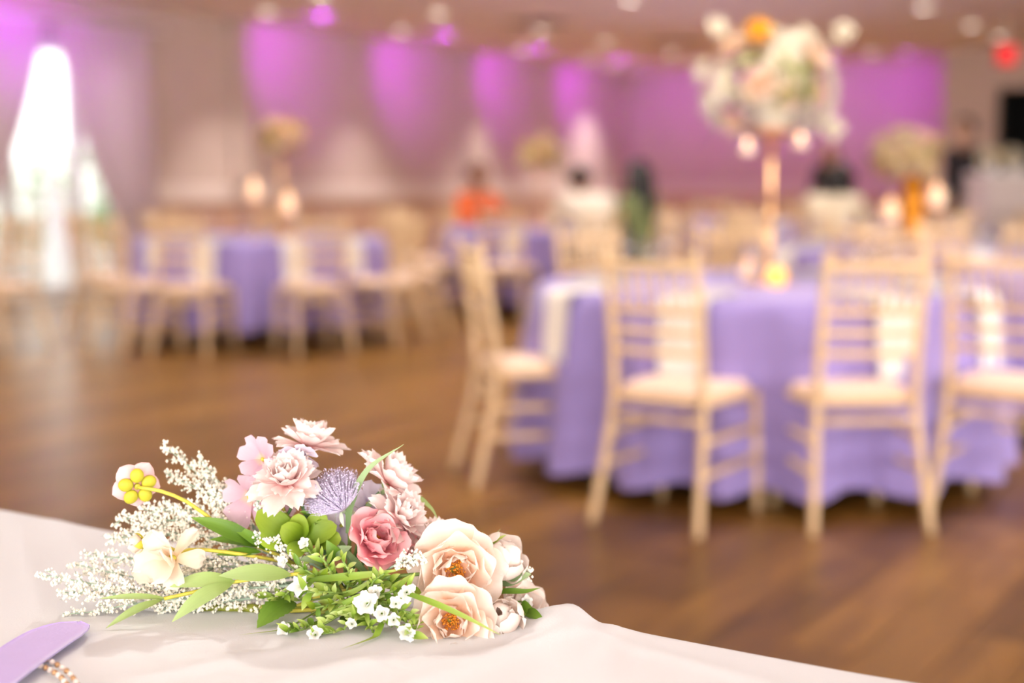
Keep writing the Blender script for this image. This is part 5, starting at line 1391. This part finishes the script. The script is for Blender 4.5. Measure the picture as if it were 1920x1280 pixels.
# --- small-leaved green sprays
SL = [petal(l_, w_, 12, -20, tip='leaf', cup=.4, seed=s).mesh('leaf', m) for s, (m, l_, w_) in enumerate(((M_BR, .015, .0062), (M_YG, .012, .0050), (M_OL, .013, .0068), (M_BR, .019, .0050), (M_DK, .015, .0060)))]
def spray(pts, seed, n=9, sc=1.0, mats=(0, 1, 3)):
    rnd = random.Random(seed); P = [lift(p) for p in curve([at(*p) for p in pts], 12)]; q = MB(); q.tube([p - BASE for p in P], [.0011] * len(P), 5)
    o = q.build('green_spray', M_STEM_G, BQ)
    for k in range(n):
        i = 2 + int((len(P) - 3) * k / max(1, n - 1)); p = P[i]; tg = (P[min(i + 1, len(P) - 1)] - P[i - 1]).normalized(); a = k * 2.4; oo = tg.orthogonal().normalized(); out = oo * math.cos(a) + tg.cross(oo) * math.sin(a)
        y = (tg * rnd.uniform(.3, 1.2) + out + Vector((rnd.gauss(0, .25), rnd.gauss(0, .25), rnd.gauss(0, .25)))).normalized()
        if p.z - ZT < .02 and y.z < 0: y.z *= -.3; y.normalize()
        z = (cdir(0, .6, .8) - y * cdir(0, .6, .8).dot(y)).normalized(); x = y.cross(z)
        s_ = sc * rnd.uniform(.6, 1.3); M = Matrix.Identity(4)
        for r_ in range(3): M[r_][0], M[r_][1], M[r_][2], M[r_][3] = x[r_] * s_, y[r_] * s_, z[r_] * s_, (p - BASE)[r_]
        put('leaf', SL[rnd.choice(mats)], o, M=M)
for i, pts in enumerate([
 [(640,1110,1.35),(600,1085,1.34),(560,1060,1.335)],[(640,1110,1.35),(620,1070,1.335),(600,1040,1.33)],[(650,1110,1.34),(655,1075,1.33),(640,1045,1.33)],[(660,1115,1.34),(620,1110,1.325),(575,1110,1.315)],
 [(660,1120,1.33),(630,1130,1.315),(590,1140,1.305)],[(670,1125,1.33),(640,1150,1.305),(600,1175,1.29)],[(670,1125,1.33),(660,1150,1.305),(645,1180,1.285)],[(690,1120,1.32),(700,1090,1.315),(720,1075,1.31)],
 [(690,1120,1.32),(730,1110,1.30),(770,1100,1.30)],[(690,1130,1.32),(710,1150,1.30),(735,1175,1.285)],[(680,1135,1.32),(690,1165,1.295),(700,1185,1.28)],[(700,1125,1.31),(740,1140,1.29),(775,1150,1.28)],
 [(650,1100,1.35),(690,1095,1.335),(740,1090,1.325)],[(560,1090,1.35),(540,1110,1.34),(520,1130,1.335)],[(600,1060,1.36),(590,1040,1.355),(575,1025,1.35)],[(700,1110,1.32),(690,1140,1.30),(660,1165,1.29)],
 [(600,1170,1.29),(565,1180,1.285),(540,1185,1.28)],[(640,1180,1.285),(610,1190,1.28),(590,1192,1.275)],[(740,1150,1.285),(765,1170,1.275),(770,1190,1.268)],[(640,1120,1.36),(560,1125,1.355),(500,1120,1.35)],[(620,1000,1.385),(600,985,1.38),(585,965,1.38)]]):
    spray(pts, 300 + i, 13, .85 if i % 3 else 1.1, (0, 1, 1, 3) if i % 4 else (0, 4, 2, 3))
# --- small white star flowers among the sprays
for i, (px, py, d, rp, n) in enumerate(((567,1098,1.318,30,(-.25,.35,.9)),(572,1020,1.345,14,(-.3,.6,.7)),(534,1053,1.345,15,(-.5,.3,.8)),(690,1132,1.288,27,(-.2,.35,.9)),(762,1110,1.285,20,(.3,.2,.9)),(716,1150,1.278,19,(0,.3,.95)),(592,1190,1.275,18,(-.1,.5,.85)),(536,1180,1.285,17,(-.4,.5,.75)),(762,1186,1.268,20,(.2,.3,.9)),(738,1162,1.272,16,(.1,.4,.9)),(742,1132,1.278,16,(.2,.5,.8)),(705,1112,1.295,17,(-.2,.6,.75)),(660,1170,1.285,13,(0,.6,.8)),(985,1128,1.36,16,(.5,.4,.7)))):
    if i == 0: f = floret('white_star_flower', px, py, d, cdir(*n), rp * PXM, M_STARP, 400, 'white star floret in front of the broad pale leaf', 5, 'point', M_OL, (58, 12), .62)
    else:
        f = floret('white_floret', px, py, d, cdir(*n), rp * PXM, M_STARP, 400 + i, None, 5, 'petal', M_OL, (48, 14), .80)
        whorl(f, 'wfi%d' % int(rp), M_STARP, 3, .5, .3, random.Random(i), 2, L=rp * PXM * .7, W=rp * PXM * .55, e0=62, e1=85, r0=.05 * rp * PXM, cup=.4, ruffle=.08, nu=7, nv=6, tip='petal')
    pp_ = at(px, py, d); f.stem([pp_, pp_.lerp(HUB, .35) + Vector((0, 0, -.004)) if pp_.z > ZT + .03 else pp_.lerp(HUB, .35), HUB], .0009, M_STEM_G)

# ================================================================== lavender ribbon and bead strand at the left
ro = on(30, 1262, ZT)
M_RIB = mat('lavender_ribbon', (0.42, 0.31, 0.68), .6, .03, 30, .05, 300, sheen=.3)
q = MB(); pts = []; n = 22; A = [at(-60, 1362, 1.093), at(20, 1290, 1.177), at(88, 1240, 1.245), at(150, 1205, 1.295)]
P = curve(A, n); n = len(P); nu = 9; upv = cdir(-.2, .75, .65)
for j, p in enumerate(P):
    t = j / (n - 1); tg = (P[min(j + 1, n - 1)] - P[max(0, j - 1)]).normalized(); sd = tg.cross(upv).normalized(); w = (.022 + .006 * math.sin(t * 3)) * (1 if t < .8 else max(.05, math.sqrt(max(0, 1 - ((t - .8) / .2) ** 2)) * .9 + .05))
    for i in range(nu):
        s = -1 + 2 * i / (nu - 1); v = p + sd * s * w + upv * (.004 * (1 - s * s) + .0015 * math.sin(s * 5 + t * 6)); v.z = max(v.z, ZT) + .011; pts.append(tuple(v - ro))
q.quadgrid(pts, nu, n); b0 = len(q.v); q.quadgrid([tuple(Vector(v) - upv * .0016) for v in pts], nu, n)
ring = [i for i in range(nu)] + [nu * j + nu - 1 for j in range(1, n)] + [nu * (n - 1) + i for i in reversed(range(nu - 1))] + [nu * j for j in reversed(range(1, n - 1))]
for k in range(len(ring)): q.face((ring[k], ring[(k + 1) % len(ring)], ring[(k + 1) % len(ring)] + b0, ring[k] + b0))
tag(q.build('lavender_ribbon', M_RIB, loc=ro), 'soft lavender ribbon end in the lower left corner', 'ribbon')
bs = empty('bead_strand', on(10, 1300, ZT)); tag(bs, 'double strand of gold and pearl beads under the lavender ribbon', 'beads')
M_PEARL = mat('pearl_bead', (0.80, 0.68, 0.62), .25, .05); M_GBEAD = mat('gold_bead', (0.55, 0.34, 0.18), .3, .1, metal=.8)
bm = {}
for k, m in (('p', M_PEARL), ('g', M_GBEAD)):
    q = MB(); q.ball((0, 0, 0), .0026, 10, 8); bm[k] = q.mesh('bead', m)
for row, (rx, ry) in enumerate(((140, 78), (122, 64))):
    for k in range(64):
        a = 2 * PI * k / 64; px, py = 8 + rx * math.cos(a), 1302 - ry * math.sin(a)
        if py > 1420: continue
        p = on(px, py, ZT + .005); p.z = ZT + .0055; put('bead', bm['p' if (k + row) % 2 else 'g'], bs, p - bs.location)
